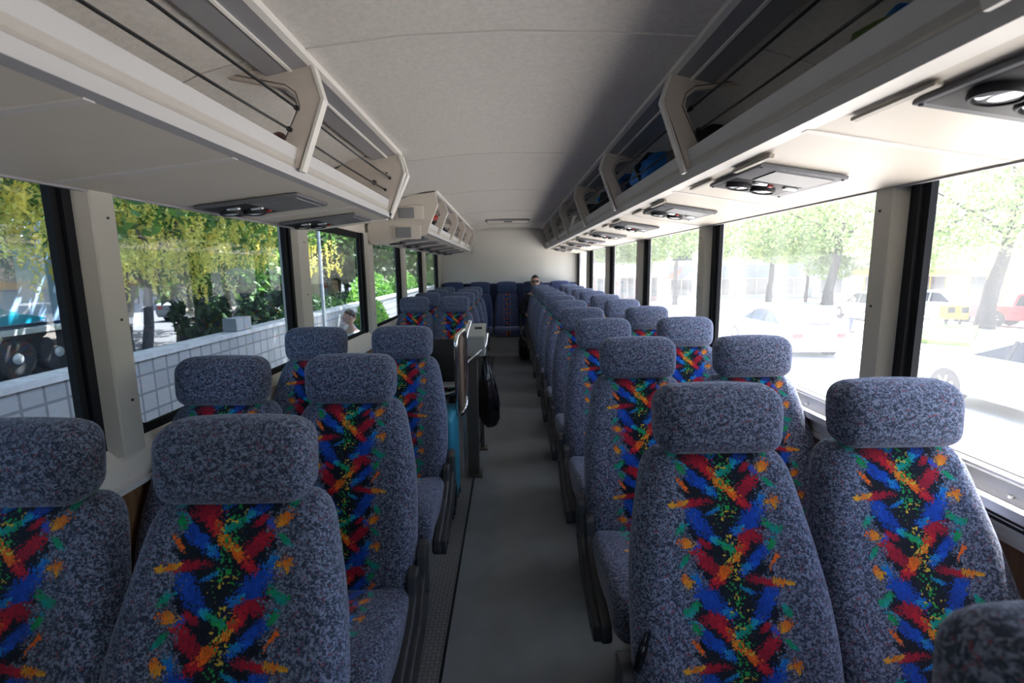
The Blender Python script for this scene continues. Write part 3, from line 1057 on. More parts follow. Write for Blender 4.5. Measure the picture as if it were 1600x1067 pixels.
def backrest_mb(width_scale=1.0):
    b = MB()
    zs = [0.36, 0.375, 0.40, 0.45, 0.50, 0.55, 0.60, 0.65, 0.70, 0.75, 0.80, 0.85, 0.90, 0.94, 0.97, 0.990, 1.003, 1.012, 1.016]
    NF = 22
    rings, uvr = [], []
    for z in zs:
        w = half_w(z) * width_scale
        d = 0.055
        if z > 0.96:
            q = min(1.0, (z - 0.96) / 0.056)
            w -= 0.024 * (1 - math.sqrt(max(0, 1 - q * q)))
            d *= 0.30 + 0.70 * math.sqrt(max(0, 1 - q * q))
        if z < 0.40:
            q = (0.40 - z) / 0.04
            d *= 1 - 0.5 * q
        yc = 0.07 + 0.38 * (z - 1.0)
        yc -= 0.018 * math.exp(-((z - 0.62) / 0.14) ** 2)       # lumbar swell
        ring, uv = [], []
        n = 44
        for k in range(n):
            a = 2 * PI * k / n
            ca, sa = math.cos(a), math.sin(a)
            ex = 0.42
            x = w * math.copysign(abs(ca) ** ex, ca)
            y = d * math.copysign(abs(sa) ** 0.62, sa)
            if sa < 0:
                s_ = abs(x) / w
                y -= 0.014 * max(0, min(1, (s_ - 0.52) / 0.22)) * (1 - max(0, (s_ - 0.88) / 0.12)) * min(1, (1.03 - z) / 0.2)
            ring.append((x, yc + y, z))
            uv.append((x / 0.53 + 0.5, (z * 1.07 - 1.016 * 1.07) / REP))
        rings.append(ring)
        uvr.append(uv)
    n = 44
    v = [p for r_ in rings for p in r_]
    u = [p for r_ in uvr for p in r_]
    f = []
    for i in range(len(zs) - 1):
        for k in range(n):
            f.append((i * n + k, i * n + (k + 1) % n, (i + 1) * n + (k + 1) % n, (i + 1) * n + k))
    f.append(tuple(range(n))[::-1])
    f.append(tuple(range((len(zs) - 1) * n, len(zs) * n)))
    b.add(v, f, u)
    return b


def pillow_mb(cx, cy, cz, sx, sy, sz, r, warp=None, uvfun=None, seg=5):
    bm = bmesh.new()
    bmesh.ops.create_cube(bm, size=1)
    for q in bm.verts:
        q.co = Vector((q.co.x * sx, q.co.y * sy, q.co.z * sz))
    bmesh.ops.bevel(bm, geom=bm.edges[:], offset=r, segments=seg, profile=0.5, affect='EDGES')
    # cut the broad faces so that they can be curved
    for ax, n in ((0, 9), (1, 5), (2, 5)):
        size = (sx, sy, sz)[ax]
        for k in range(1, n):
            c = -size / 2 + r + (size - 2 * r) * k / n
            no = [0, 0, 0]
            no[ax] = 1
            co = [0, 0, 0]
            co[ax] = c
            bmesh.ops.bisect_plane(bm, geom=bm.verts[:] + bm.edges[:] + bm.faces[:], plane_co=co, plane_no=no)
    for q in bm.verts:
        p = q.co
        if warp:
            p = warp(p)
        q.co = p + Vector((cx, cy, cz))
    bm.verts.ensure_lookup_table()
    for i, q in enumerate(bm.verts):
        q.index = i
    b = MB()
    vv = [tuple(q.co) for q in bm.verts]
    ff = [[q.index for q in f.verts] for f in bm.faces]
    uu = [uvfun(p) for p in vv] if uvfun else None
    bm.free()
    b.add(vv, ff, uu)
    return b


def head_warp(p):
    p = p.copy()
    k = (p.z + 0.078) / 0.156
    p.x *= 0.965 + 0.035 * math.sin(min(1, max(0, k)) * PI * 0.8)
    if p.y < 0:
        p.y -= 0.016 * (1 - (p.x / 0.155) ** 2) * (1 - (2 * k - 1) ** 2)
    p.y += 0.10 * p.z
    p.z += 0.010 * (1 - (p.x / 0.155) ** 2) * max(0, k - 0.5) * 2
    return p


def cush_warp(p):
    p = p.copy()
    t = (p.y + 0.22) / 0.44            # 0 front, 1 back
    p.z += -0.035 * (t - 0.5)
    if t < 0.3 and p.z > -0.03:
        p.z -= 0.05 * ((0.3 - t) / 0.3) ** 2
    if p.z > 0:
        p.z += 0.010 * (abs(p.x) / 0.21) ** 2
    p.x *= 0.97 + 0.03 * t
    return p


def cush_uv(p):
    y, z = p[1], p[2]
    return (p[0] / 0.53 + 0.5, (-0.60 + (y + 0.15) * 0.97) / REP)


def armrest(parent, s):
    """hinged armrest folded down along the seat's side; s is the side of the seat it hangs on"""
    b = MB()
    x0 = s * 0.231
    prof = [(-0.075, 0.575), (-0.12, 0.580), (-0.145, 0.56), (-0.16, 0.49), (-0.26, 0.40), (-0.40, 0.355), (-0.500, 0.335), (-0.507, 0.285), (-0.485, 0.265), (-0.40, 0.27), (-0.20, 0.32), (-0.09, 0.40)]
    pts = prof
    b.prism(pts, 'x', x0, x0 + s * 0.030)
    bolt = MB()
    o = b.build('armrest_shroud', M['arm'], parent)
    mod = o.modifiers.new('round', 'BEVEL')
    mod.width = 0.006
    mod.segments = 2
    for (y, z) in ((-0.14, 0.43), (-0.45, 0.30)):
        bolt.cyl((x0 + s * 0.031, y, z), 0.006, 0.004, 'x', 10)
    bolt.build('bolt', M['black'], o)
    b = MB()
    prof = [(-0.125, 0.525), (-0.165, 0.535), (-0.195, 0.52), (-0.215, 0.465), (-0.29, 0.42), (-0.43, 0.38), (-0.525, 0.355), (-0.540, 0.312), (-0.525, 0.290), (-0.46, 0.295), (-0.29, 0.335), (-0.16, 0.41)]
    b.prism(prof, 'x', x0 - s * 0.022, x0 + s * 0.012)
    o = b.build('armrest', M['arm'], parent)
    mod = o.modifiers.new('round', 'BEVEL')
    mod.width = 0.008
    mod.segments = 3


def make_seat(arm=0):
    t = thing('passenger_seat', None, 'seat')
    backrest_mb().build('backrest', M['cloth_p'], t, smooth=180)
    pillow_mb(0, 0.052, 1.093, 0.302, 0.105, 0.158, 0.043, head_warp).build('headrest', M['cloth'], t, smooth=180)
    pillow_mb(0, -0.385, 0.425, 0.448, 0.44, 0.135, 0.045, cush_warp, cush_uv).build('seat_cushion', M['cloth_p'], t, smooth=180)
    b = MB()
    b.box(-0.19, 0.19, -0.55, -0.11, 0.325, 0.352)
    b.build('seat_pan', M['black'], t)
    for y in (-0.48, -0.17):
        b = MB()
        b.box(-0.025, 0.025, y - 0.02, y + 0.02, 0.0, 0.33)
        b.box(-0.05, 0.05, y - 0.04, y + 0.04, 0.003, 0.012)
        b.build('leg', M['black'], t)
    b = MB()
    b.rbox((0, 0.135 + 0.38 * (0.66 - 1.0), 0.66), (0.30, 0.018, 0.46), 0.008, 2, (-math.atan(0.38), 0, 0))
    b.build('back_shell', M['black'], t, smooth=40)
    if arm:
        armrest(t, arm)
    return t


XA_R, XW_R, XA_L, XW_L = 0.511, 0.966, -0.537, -0.967
ROWN = ['first', 'second', 'third', 'fourth', 'fifth', 'sixth', 'seventh', 'eighth', 'ninth', 'tenth']
protos = {0: None, -1: None, 1: None}


def place_seat(x, y, arm, label, group):
    if protos[arm] is None:
        protos[arm] = make_seat(arm)
        o = protos[arm]
    else:
        o = copy_tree(protos[arm])
    o.location = (x, y, 0)
    o.scale = (1, 1, 0.982)
    o['label'] = label
    o['group'] = group
    return o


GR_, GL_, GB_ = 'right-hand coach seats', 'front left-hand coach seats', 'rear left-hand coach seats'
place_seat(0.507, 0.285, 0, 'speckled seat cut by the bottom right corner, its dark headrest nearest the camera', GR_)
RY = [1.075 + 0.748 * k + 0.015 * (k > 0) for k in range(10)]
for k, y in enumerate(RY):
    ya = y + (0.03 if k == 1 else 0)
    place_seat(XA_R - (0.018 if k == 0 else 0), ya, -1, 'right-hand aisle seat, multicolour strip on blue speckle, %s full row from camera' % ROWN[k], GR_)
    place_seat(XW_R - (0.03 if k == 0 else 0), y + 0.02, 0, 'right-hand window seat in blue speckled cloth, %s full row from camera' % ROWN[k], GR_)
for k, y in enumerate((0.862, 1.56, 2.36)):
    place_seat(XA_L, y, 1, 'left-hand aisle seat in front of the railing, %s of three rows from camera' % ROWN[k], GL_)
    place_seat(XW_L, y, 0, 'left-hand window seat in front of the railing, %s of three rows from camera' % ROWN[k], GL_)
for k in range(4):
    y = 4.93 + 0.80 * k
    place_seat(XA_L - 0.02, y, 1, 'left-hand aisle seat behind the railing, %s of four rear rows' % ROWN[k], GB_)
    place_seat(XW_L, y, 0, 'left-hand window seat behind the railing, %s of four rear rows' % ROWN[k], GB_)

# buckle strap that dangles by the first right-hand armrest
b = MB()
path = [(0.262, 0.93, 0.575), (0.272, 0.935, 0.60), (0.280, 0.94, 0.625), (0.290, 0.945, 0.655)]
b.tube(path, [0.006, 0.011, 0.010, 0.004], 8)
tag(b.build('strap', M['bagblk'], smooth=60), 'short glossy black strap standing up from the first right-hand armrest', 'strap')

# ------------------------------------------------------------------ rear bench: five seats on one plinth
BY = 8.33
tag(MB().box(-1.19, 1.19, 7.98, Y1 - 0.002, 0.0, 0.30).build('bench_plinth', M['alu']), 'silver metal plinth under the rear bench seats', 'plinth')
tag(MB().box(-0.36, 0.30, 7.86, 7.975, 0.0, 0.055).build('trim_15', M['alu']), kind='structure')
b = MB()
b.rbox((0, Y1 - 0.055, 0.90), (2.36, 0.07, 0.54), 0.02, 3)
tag(b.build('bench_back_panel', M['cloth_b'], smooth=40), 'dark blue padded panel along the rear wall behind the bench heads', 'panel')
for k in range(5):
    x = -0.04 + 0.455 * (k - 2)
    t = thing('passenger_seat', ['rear bench seat at the left-hand window, plain navy headrest', 'rear bench seat second from the left, half hidden by left-hand rows', 'middle rear bench seat facing down the aisle with narrow multicolour strip',
                             'rear bench seat holding the person in sunglasses', 'rear bench seat at the right-hand window, beside the person'][k], 'seat', (x, BY, 0.0), 0, 'rear bench seats')
    backrest_mb(0.97).build('backrest', M['cloth_bp'], t, smooth=180)
    pillow_mb(0, 0.055, 1.105, 0.325, 0.10, 0.18, 0.022, head_warp).build('headrest', M['cloth_b'], t, smooth=180)
    pillow_mb(0, -0.385, 0.41, 0.432, 0.44, 0.135, 0.045, cush_warp, cush_uv).build('seat_cushion', M['cloth_bp'], t, smooth=180)


# ------------------------------------------------------------------ people
def skin_mesh(chain, edges, mats, name, parent, sub=2, extra=None, root=0):
    """chain: list of (pos, radius) with edges; grown with the skin modifier into one surface and made real"""
    me = bpy.data.meshes.new(name + '_cage')
    me.from_pydata([c[0] for c in chain], edges, [])
    o = bpy.data.objects.new(name + '_cage', me)
    COL.objects.link(o)
    md = o.modifiers.new('skin', 'SKIN')
    md.use_smooth_shade = True
    for i, c in enumerate(chain):
        r = c[1]
        sv = me.skin_vertices[0].data[i]
        sv.radius = r if isinstance(r, tuple) else (r, r)
        sv.use_root = i == root
    ms = o.modifiers.new('sub', 'SUBSURF')
    ms.levels = ms.render_levels = sub
    dg = bpy.context.evaluated_depsgraph_get()
    ev = o.evaluated_get(dg)
    m2 = bpy.data.meshes.new_from_object(ev)
    b = MB()
    b.add([tuple(v.co) for v in m2.vertices], [list(p.vertices) for p in m2.polygons])
    bpy.data.objects.remove(o)
    if extra:
        extra(b)
    return b.build(name, mats, parent, smooth=180)


def head_geo(b, c, yaw, R=0.1, face=True):
    """adds a head with brow, nose, mouth, chin and ears facing -y turned by yaw"""
    Mz = Matrix.Translation(Vector(c)) @ Matrix.Rotation(yaw, 4, 'Z')
    nu, nv = 28, 20
    v, f = [], []
    for j in range(nv + 1):
        ph = PI * j / nv
        for i in range(nu):
            th = 2 * PI * i / nu
            x, y, z = math.sin(ph) * math.sin(th), -math.sin(ph) * math.cos(th), math.cos(ph)
            X_, Y_, Z_ = x * 0.078, y * 0.098, z * 0.118
            if z < 0:
                X_ *= 1 - 0.30 * (-z) ** 1.5
                if y > 0:
                    Y_ *= 1 - 0.35 * (-z)
            if y < 0:
                nose = math.exp(-(x / 0.16) ** 2) * math.exp(-((z + 0.12) / 0.20) ** 2)
                Y_ -= 0.024 * nose
                Y_ += 0.012 * math.exp(-((abs(x) - 0.36) / 0.18) ** 2) * math.exp(-((z - 0.12) / 0.14) ** 2)
                Y_ -= 0.007 * math.exp(-(x / 0.3) ** 2) * math.exp(-((z + 0.50) / 0.10) ** 2)
                Y_ -= 0.010 * math.exp(-(x / 0.3) ** 2) * math.exp(-((z + 0.85) / 0.12) ** 2)
            v.append(Mz @ Vector((X_, Y_, Z_)))
    for j in range(nv):
        for i in range(nu):
            f.append((j * nu + i, j * nu + (i + 1) % nu, (j + 1) * nu + (i + 1) % nu, (j + 1) * nu + i))
    b.add(v, f)
    for s in (-1, 1):
        e = bmesh.new()
        bmesh.ops.create_uvsphere(e, u_segments=10, v_segments=8, radius=1)
        for q in e.verts:
            q.co = Vector((q.co.x * 0.009 + s * 0.079, q.co.y * 0.019 + 0.012, q.co.z * 0.031 - 0.004))
        b.bm(e, Mz)
    return Mz


def hair_geo(Mz, long=0.0):
    b = MB()
    nu, nv = 28, 12
    v, f = [], []
    for j in range(nv + 1):
        for i in range(nu):
            th = 2 * PI * i / nu
            lim = 0.92 + 0.95 * max(0, -math.cos(th) * -1 if False else (1 - math.cos(th)) / 2) + long * ((1 - math.cos(th)) / 2)
            ph = lim * j / nv
            x, y, z = math.sin(ph) * math.sin(th), -math.sin(ph) * math.cos(th), math.cos(ph)
            n = 1.0 + 0.03 * math.sin(th * 7 + ph * 9)
            k_ = 1.0 - 0.055 * (j / nv) ** 2
            v.append(Mz @ Vector((x * 0.084 * n * k_, y * 0.104 * n * k_ + 0.003, z * 0.126 * n)))
    for j in range(nv):
        for i in range(nu):
            f.append((j * nu + i, j * nu + (i + 1) % nu, (j + 1) * nu + (i + 1) % nu, (j + 1) * nu + i))
    b.add(v, f)
    return b


def hand(chain, edges, root, pos, d, side, r=0.009):
    """palm and five fingers as small skinned chains rooted in the wrist; d = pointing direction"""
    d = Vector(d).normalized()
    a = Vector((0, 0, 1)) if abs(d.z) < 0.8 else Vector((0, 1, 0))
    w = d.cross(a).normalized() * side
    a = w.cross(d).normalized() * side
    p = Vector(pos)
    i0 = len(chain)
    chain.append((tuple(p + d * 0.05), (0.036, 0.016)))
    edges.append((root, i0))
    for k, (o, l) in enumerate(((-0.030, 0.060), (-0.010, 0.072), (0.011, 0.068), (0.030, 0.052))):
        q0 = p + d * 0.088 + w * o
        q1 = q0 + (d * 0.9 - a * 0.35).normalized() * l * 0.5
        q2 = q1 + (d * 0.6 - a * 0.8).normalized() * l * 0.45
        n = len(chain)
        chain.extend([(tuple(q0), r), (tuple(q1), r * .92), (tuple(q2), r * .8)])
        edges.extend([(i0, n), (n, n + 1), (n + 1, n + 2)])
    q0 = p + d * 0.035 - w * 0.038
    q1 = q0 + (d * 0.6 - w * 0.8).normalized() * 0.035
    q2 = q1 + (d * 0.9 - w * 0.2).normalized() * 0.028
    n = len(chain)
    chain.extend([(tuple(q0), r * 1.2), (tuple(q1), r * 1.1), (tuple(q2), r * .9)])
    edges.extend([(i0, n), (n, n + 1), (n + 1, n + 2)])


def person(label, loc, rz, pose, shirt, trousers, head_yaw=0.0, hair=True, long=0.0, glasses=False, arm='down', height=1.0):
    t = thing('person', label, 'person', loc, rz)
    t.scale = (height,) * 3
    if pose == 'stand':
        hip, kn, an = 0.93, 0.50, 0.08
        legs = [[(s * 0.09, 0, hip - 0.03), (s * 0.10, -0.01 + s * 0.05, kn), (s * 0.10, 0.03 + s * 0.09, an), (s * 0.11, -0.10 + s * 0.09, 0.035)] for s in (-1, 1)]
        zt = 0.93
    else:
        hip = 0.54
        legs = [[(s * 0.09, -0.03, hip), (s * 0.12, -0.43, hip + 0.0), (s * 0.13, -0.43, 0.09), (s * 0.13, -0.56, 0.04)] for s in (-1, 1)]
        zt = hip
    lean = 0.06 if pose == 'sit' else 0.0
    T = [(0, 0, zt), (0, lean * .5, zt + 0.20), (0, lean, zt + 0.40), (0, lean, zt + 0.50), (0, lean - 0.01, zt + 0.58), (0, lean - 0.02, zt + 0.63)]
    TR = [(0.15, 0.11), (0.135, 0.095), (0.155, 0.105), (0.10, 0.08), (0.052, 0.052), (0.05, 0.05)]
    chain = [(p, r) for p, r in zip(T, TR)]
    edges = [(k, k + 1) for k in range(5)]
    for L_ in legs:
        rr = (0.085, 0.058, 0.042, 0.035)
        n = len(chain)
        chain += [(p, r) for p, r in zip(L_, rr)]
        edges += [(0, n), (n, n + 1), (n + 1, n + 2), (n + 2, n + 3)]
    arms = []
    for s in (-1, 1):
        sh = Vector((s * 0.185, lean, zt + 0.46))
        if arm == 'down':
            el, wr = sh + Vector((s * 0.05, 0.03, -0.28)), sh + Vector((s * 0.05, -0.05, -0.52))
        elif arm == 'lap':
            el, wr = sh + Vector((s * 0.06, -0.02, -0.27)), sh + Vector((-s * 0.06, -0.24, -0.32))
        else:
            el, wr = sh + Vector((s * 0.05, -0.05, -0.26)), sh + Vector((-s * 0.03, -0.28, -0.12))
        n = len(chain)
        chain += [(tuple(sh), 0.056), (tuple(el), 0.042), (tuple(wr), 0.028)]
        edges += [(3, n), (n, n + 1), (n + 1, n + 2)]
        hand(chain, edges, n + 2, wr, (wr - el), s)
        arms.append((sh, el, wr))
    hc = (0, lean - 0.035, zt + 0.735)
    box = {}

    def ex(b):
        box['m'] = head_geo(b, hc, head_yaw)
    skin_mesh(chain, edges, M['skin'], 'body', t, 2, ex)
    Mz = box['m']
    hair_geo(Mz, long).build('hair', M['hair'], t, smooth=180)
    if glasses:
        b = MB()
        for s in (-1, 1):
            b.rbox(Mz @ Vector((s * 0.033, -0.098, 0.016)), (0.054, 0.012, 0.040), 0.005, 2)
        b.rbox(Mz @ Vector((0, -0.100, 0.024)), (0.026, 0.008, 0.008), 0.003, 1)
        for s in (-1, 1):
            b.tube([Mz @ Vector((s * 0.060, -0.094, 0.024)), Mz @ Vector((s * 0.082, -0.02, 0.022)), Mz @ Vector((s * 0.082, 0.02, 0.012))], 0.004, 6)
        b.build('sunglasses', M['black'], t, smooth=40)
    else:
        b = MB()
        for s in (-1, 1):
            e = bmesh.new()
            bmesh.ops.create_uvsphere(e, u_segments=10, v_segments=8, radius=0.012)
            b.bm(e, Mz @ Matrix.Translation((s * 0.030, -0.081, 0.014)))
        b.build('eyes', M['eye'], t, smooth=180)
    b = MB()
    b.rbox(Mz @ Vector((0, -0.094, -0.060)), (0.048, 0.012, 0.013), 0.005, 2)
    b.build('lips', M['lips'], t, smooth=180)
    # clothing as a slightly larger skin over torso and upper arms, and over the legs
    c2 = [(p, (r[0] + 0.024, r[1] + 0.024)) for p, r in zip(T[:4], TR[:4])]
    c2.append(((0, lean, zt + 0.545), (0.085, 0.080)))
    e2 = [(0, 1), (1, 2), (2, 3), (3, 4)]
    c2.append(((0, 0, zt - 0.07), (0.168, 0.130)))
    e2.append((0, 5))
    for sh, el, wr in arms:
        n = len(c2)
        c2 += [(tuple(sh), 0.082), (tuple(el), 0.060), (tuple(el.lerp(wr, 0.75)), 0.048)]
        e2 += [(3, n), (n, n + 1), (n + 1, n + 2)]
    skin_mesh(c2, e2, shirt, 'shirt', t)
    c3 = [((0, 0, zt + 0.04), (0.158, 0.118)), ((0, 0, zt - 0.02), (0.155, 0.115))]
    e3 = [(0, 1)]
    for L_ in legs:
        n = len(c3)
        c3 += [(L_[0], 0.098), (L_[1], 0.072), (L_[2], 0.058)]
        e3 += [(1, n), (n, n + 1), (n + 1, n + 2)]
    skin_mesh(c3, e3, trousers, 'trousers', t)
    b = MB()
    for L_ in legs:
        b.rbox((L_[3][0], L_[3][1] + 0.035, 0.035), (0.095, 0.26, 0.07), 0.025, 3)
    b.build('shoes', M['black'], t, smooth=60)
    return t


person('person in dark clothes and black sunglasses seated on the rear bench', (0.44, 8.20, 0.0), 0.0, 'sit', M['shirt_dk'], M['shirt_dk'], glasses=True, arm='lap', height=0.935)


# ------------------------------------------------------------------ railing, card box, bags by the aisle
def arc_path(pts, r=0.04, n=5):
    """polyline with rounded corners"""
    P = [Vector(p) for p in pts]
    out = [P[0]]
    for a, b_, c in zip(P[:-2], P[1:-1], P[2:]):
        d1, d2 = (a - b_), (c - b_)
        k = min(r, d1.length * .48, d2.length * .48)
        p1, p2 = b_ + d1.normalized() * k, b_ + d2.normalized() * k
        for i in range(n + 1):
            t_ = i / n
            out.append((1 - t_) ** 2 * p1 + 2 * t_ * (1 - t_) * b_ + t_ ** 2 * p2)
    out.append(P[-1])
    return out


t = thing('railing', 'chrome railing with brown panel and black modesty board behind third left-hand row', 'railing', (0, 0, 0))
loop = [(-0.318, 2.86, 0.57), (-0.318, 2.86, 1.03), (-0.288, 3.06, 1.03), (-0.288, 3.06, 0.57)]
lp = arc_path([(-0.303, 2.96, 0.54)] + [(-0.320, 2.84, 0.55), (-0.320, 2.84, 1.04), (-0.286, 3.08, 1.06), (-0.286, 3.08, 0.57), (-0.303, 2.96, 0.54)], 0.06, 6)
MB().tube(lp[:-1], 0.014, 10, closed=True).build('loop_rail', M['chrome'], t, smooth=60)
b = MB()
b.prism([(2.87, 0.62), (2.90, 0.57), (3.02, 0.57), (3.05, 0.62), (3.05, 1.00), (3.02, 1.04), (2.90, 1.03), (2.87, 0.98)], 'x', -0.308, -0.298)
b.build('side_panel', M['brown'], t)
b = MB()
b.rbox((-0.53, 2.97, 0.875), (0.40, 0.02, 0.27), 0.008, 2)
b.build('modesty_board', M['black'], t, smooth=40)
b = MB()
b.box(-0.73, -0.33, 2.90, 3.02, 0.722, 0.738)
b.build('shelf', M['alu'], t)
MB().tube(arc_path([(-0.75, 2.90, 0.67), (-0.40, 2.90, 0.67), (-0.32, 2.86, 0.705), (-0.318, 2.85, 0.76)], 0.05), 0.013, 10).build('cross_rail', M['chrome'], t, smooth=60)
MB().tube(arc_path([(-0.285, 3.14, 0.82), (-0.215, 3.16, 0.88), (-0.165, 3.20, 0.92), (-0.155, 3.26, 1.0)], 0.04), 0.012, 10).build('grab_handle', M['chrome'], t, smooth=60)
MB().tube(arc_path([(-0.286, 3.08, 0.75), (-0.288, 3.10, 1.0), (-0.262, 3.22, 1.09)], 0.08), 0.013, 10).build('grab_handle', M['chrome'], t, smooth=60)
b = MB()
b.box(-0.300, -0.225, 3.22, 3.30, 0.0, 0.86)
b.box(-0.325, -0.205, 3.20, 3.33, 0.0, 0.014)
b.build('post', M['post'], t)
b = MB()
b.box(-0.325, -0.308, 3.19, 3.23, 0.0, 0.86)
b.build('post', M['steel'], t)
b = MB()
b.box(-0.245, -0.215, 3.74, 3.78, 0.0, 0.8)
b.box(-0.27, -0.19, 3.71, 3.80, 0.0, 0.012)
b.build('post', M['post'], t)
MB().tube([(-0.262, 3.26, 0.84), (-0.232, 3.76, 0.79)], 0.013, 8).build('cross_rail', M['chrome'], t, smooth=60)

t = thing('control_box', 'grey metal box with sloping lid on top of the aisle post', 'box', (-0.232, 3.26, 0.86))
b = MB()
b.prism([(-0.09, 0.0), (0.09, 0.0), (0.09, 0.185), (-0.09, 0.125)], 'x', -0.067, 0.067)
o = b.build('housing', M['box_grey'], t)
o.modifiers.new('round', 'BEVEL').width = 0.006
b = MB()
b.prism([(-0.094, 0.126), (0.094, 0.188), (0.094, 0.20), (-0.094, 0.138)], 'x', -0.070, 0.070)
lid = b.build('lid', M['box_lt'], t)
b = MB()
b.rbox((0.02, 0.02, 0.176), (0.05, 0.03, 0.008), 0.002, 1, (math.atan(0.33), 0, 0))
b.build('latch', M['unit_dk'], lid)
b = MB()
for k in range(3):
    b.cyl((0.071, 0.05 - 0.045 * k, 0.10), 0.006, 0.004, 'x', 8)
b.build('screw', M['unit_dk'], t)


def blob(b, c, r, seed, amp=0.14, freq=2.2, nu=22, nv=16, zpow=1.0):
    rr = random.Random(seed)
    ph = [rr.uniform(0, 6.28) for _ in range(9)]
    v, f = [], []
    for j in range(nv + 1):
        a = PI * j / nv
        for i in range(nu):
            t_ = 2 * PI * i / nu
            x, y, z = math.sin(a) * math.cos(t_), math.sin(a) * math.sin(t_), math.cos(a)
            n = 1 + amp * (math.sin(freq * 2 * x + ph[0]) * math.sin(freq * 2.3 * y + ph[1]) + 0.6 * math.sin(freq * 4 * z + ph[2] + 3 * x) + 0.4 * math.sin(freq * 5 * y + ph[3] - 4 * x))
            e = 0.8
            v.append((c[0] + r[0] * n * math.copysign(abs(x) ** e, x), c[1] + r[1] * n * math.copysign(abs(y) ** e, y), c[2] + r[2] * n * math.copysign(abs(z) ** e, z)))
    for j in range(nv):
        for i in range(nu):
            f.append((j * nu + i, j * nu + (i + 1) % nu, (j + 1) * nu + (i + 1) % nu, (j + 1) * nu + i))
    return b.add(v, f)


# bin liner hanging from the rail
b = MB()
prof = [(0.030, 0.82), (0.022, 0.79), (0.040, 0.74), (0.060, 0.66), (0.085, 0.54), (0.100, 0.45), (0.092, 0.37), (0.06, 0.31), (0.02, 0.285)]
v, f = [], []
nn = 26
for i, (r_, z) in enumerate(prof):
    for k in range(nn):
        a = 2 * PI * k / nn
        q = 1 + 0.13 * math.sin(5 * a + i * 0.7) + 0.07 * math.sin(9 * a - i)
        sx = 0.70
        v.append((-0.185 + (0.95 - z) * 0.05 + 1.15 * r_ * q * math.cos(a) * sx, 3.45 + r_ * q * math.sin(a) * 1.5, z))
for i in range(len(prof) - 1):
    for k in range(nn):
        f.append((i * nn + k, i * nn + (k + 1) % nn, (i + 1) * nn + (k + 1) % nn, (i + 1) * nn + k))
f.append(tuple(range(nn)))
f.append(tuple(range((len(prof) - 1) * nn, len(prof) * nn))[::-1])
b.add(v, f)
b.tube([(-0.185, 3.45, 0.81), (-0.215, 3.42, 0.835), (-0.245, 3.40, 0.83)], 0.010, 8)
tag(b.build('bin_bag', M['bagblk'], smooth=60), 'shiny black bin bag hanging from the railing into the aisle', 'bag')

# suitcase in the luggage space
t = thing('suitcase', 'teal upright suitcase with black wheels standing between third left-hand row and railing', 'suitcase', (-0.385, 2.78, 0.0))
b = MB()
b.rbox((-0.02, 0, 0.335), (0.155, 0.36, 0.55), 0.03, 4)
b.build('shell', M['teal'], t, smooth=60)
b = MB()
b.rbox((-0.045, -0.01, 0.335), (0.10, 0.368, 0.556), 0.03, 4)
b.build('front_pocket', M['teal_dk'], t, smooth=60)
for (x, y) in ((-0.07, -0.14), (0.035, -0.14), (-0.07, 0.14), (0.035, 0.14)):
    b = MB()
    b.cyl((x, y, 0.028), 0.028, 0.024, 'x', 16)
    b.rbox((x, y, 0.055), (0.05, 0.06, 0.04), 0.01, 2)
    b.build('wheel', M['black'], t, smooth=60)
b = MB()
b.tube(arc_path([(-0.02, -0.08, 0.60), (-0.02, -0.08, 0.645), (-0.02, 0.08, 0.645), (-0.02, 0.08, 0.60)], 0.02), 0.010, 8)
b.build('handle', M['black'], t, smooth=60)
b = MB()
b.tube([(0.055, -0.16, 0.09), (0.063, -0.165, 0.2), (0.055, -0.16, 0.25)], 0.012, 8)
b.build('corner_guard', M['black'], t, smooth=60)
b = MB()
blob(b, (-0.47, 2.80, 0.655), (0.085, 0.11, 0.04), 5)
tag(b.build('jacket', M['nylon'], smooth=180), 'crumpled black jacket lying on top of the teal suitcase', 'jacket')

# black bag on the floor by the last rows
b = MB()
blob(b, (0.215, 7.55, 0.19), (0.085, 0.17, 0.19), 9, 0.10)
tag(b.build('holdall', M['bagblk'], smooth=180), 'glossy black bag on the aisle floor at the right-hand rear seats', 'bag')

# ------------------------------------------------------------------ things in the racks
def rack_item(name, label, cat, m, c, r, seed, group=None, straps=None, amp=0.12):
    t = thing(name, label, cat, c, 0, group)
    b = MB()
    blob(b, (0, 0, 0), r, seed, amp)
    b.build('body', m, t, smooth=180)
    if straps:
        b = MB()
        b.tube([(-r[0] * .9, -r[1] * .3, -r[2] * .3), (-r[0] * 1.08, -r[1] * .1, r[2] * .3), (-r[0] * .5, 0, r[2] * 1.08), (r[0] * .3, 0, r[2] * 1.05)], 0.014, 8)
        b.build('strap', straps, t, smooth=60)
    return t


zs_ = lambda x, s: rack_geo(s)['under'][0][1] + 0.035
GR = 'bags in the right-hand rack'
rack_item('duffel_bag', 'olive green bag with bright blue strap in right-hand rack nearest the camera', 'bag', M['nylon_green'], (0.90, 1.12, 1.865), (0.13, 0.20, 0.095), 21, GR, M['nylon_blue'])
rack_item('backpack', 'black backpack in right-hand rack directly behind the nearest cream bracket', 'bag', M['nylon'], (0.88, 2.22, 1.895), (0.15, 0.24, 0.10), 22, GR, M['black'])
rack_item('backpack', 'bright blue backpack in right-hand rack behind the nearest cream bracket', 'bag', M['nylon_blue'], (0.80, 2.66, 1.910), (0.12, 0.17, 0.095), 23, GR, M['black'])
rack_item('backpack', 'navy backpack with blue straps between second and third right-hand rack brackets', 'bag', M['nylon_navy'], (0.83, 3.25, 1.905), (0.14, 0.24, 0.10), 24, GR, M['nylon_blue'])
rack_item('duffel_bag', 'black duffel with blue strap just before the third right-hand rack bracket', 'bag', M['nylon'], (0.83, 3.80, 1.903), (0.14, 0.22, 0.10), 25, GR, M['nylon_blue'])
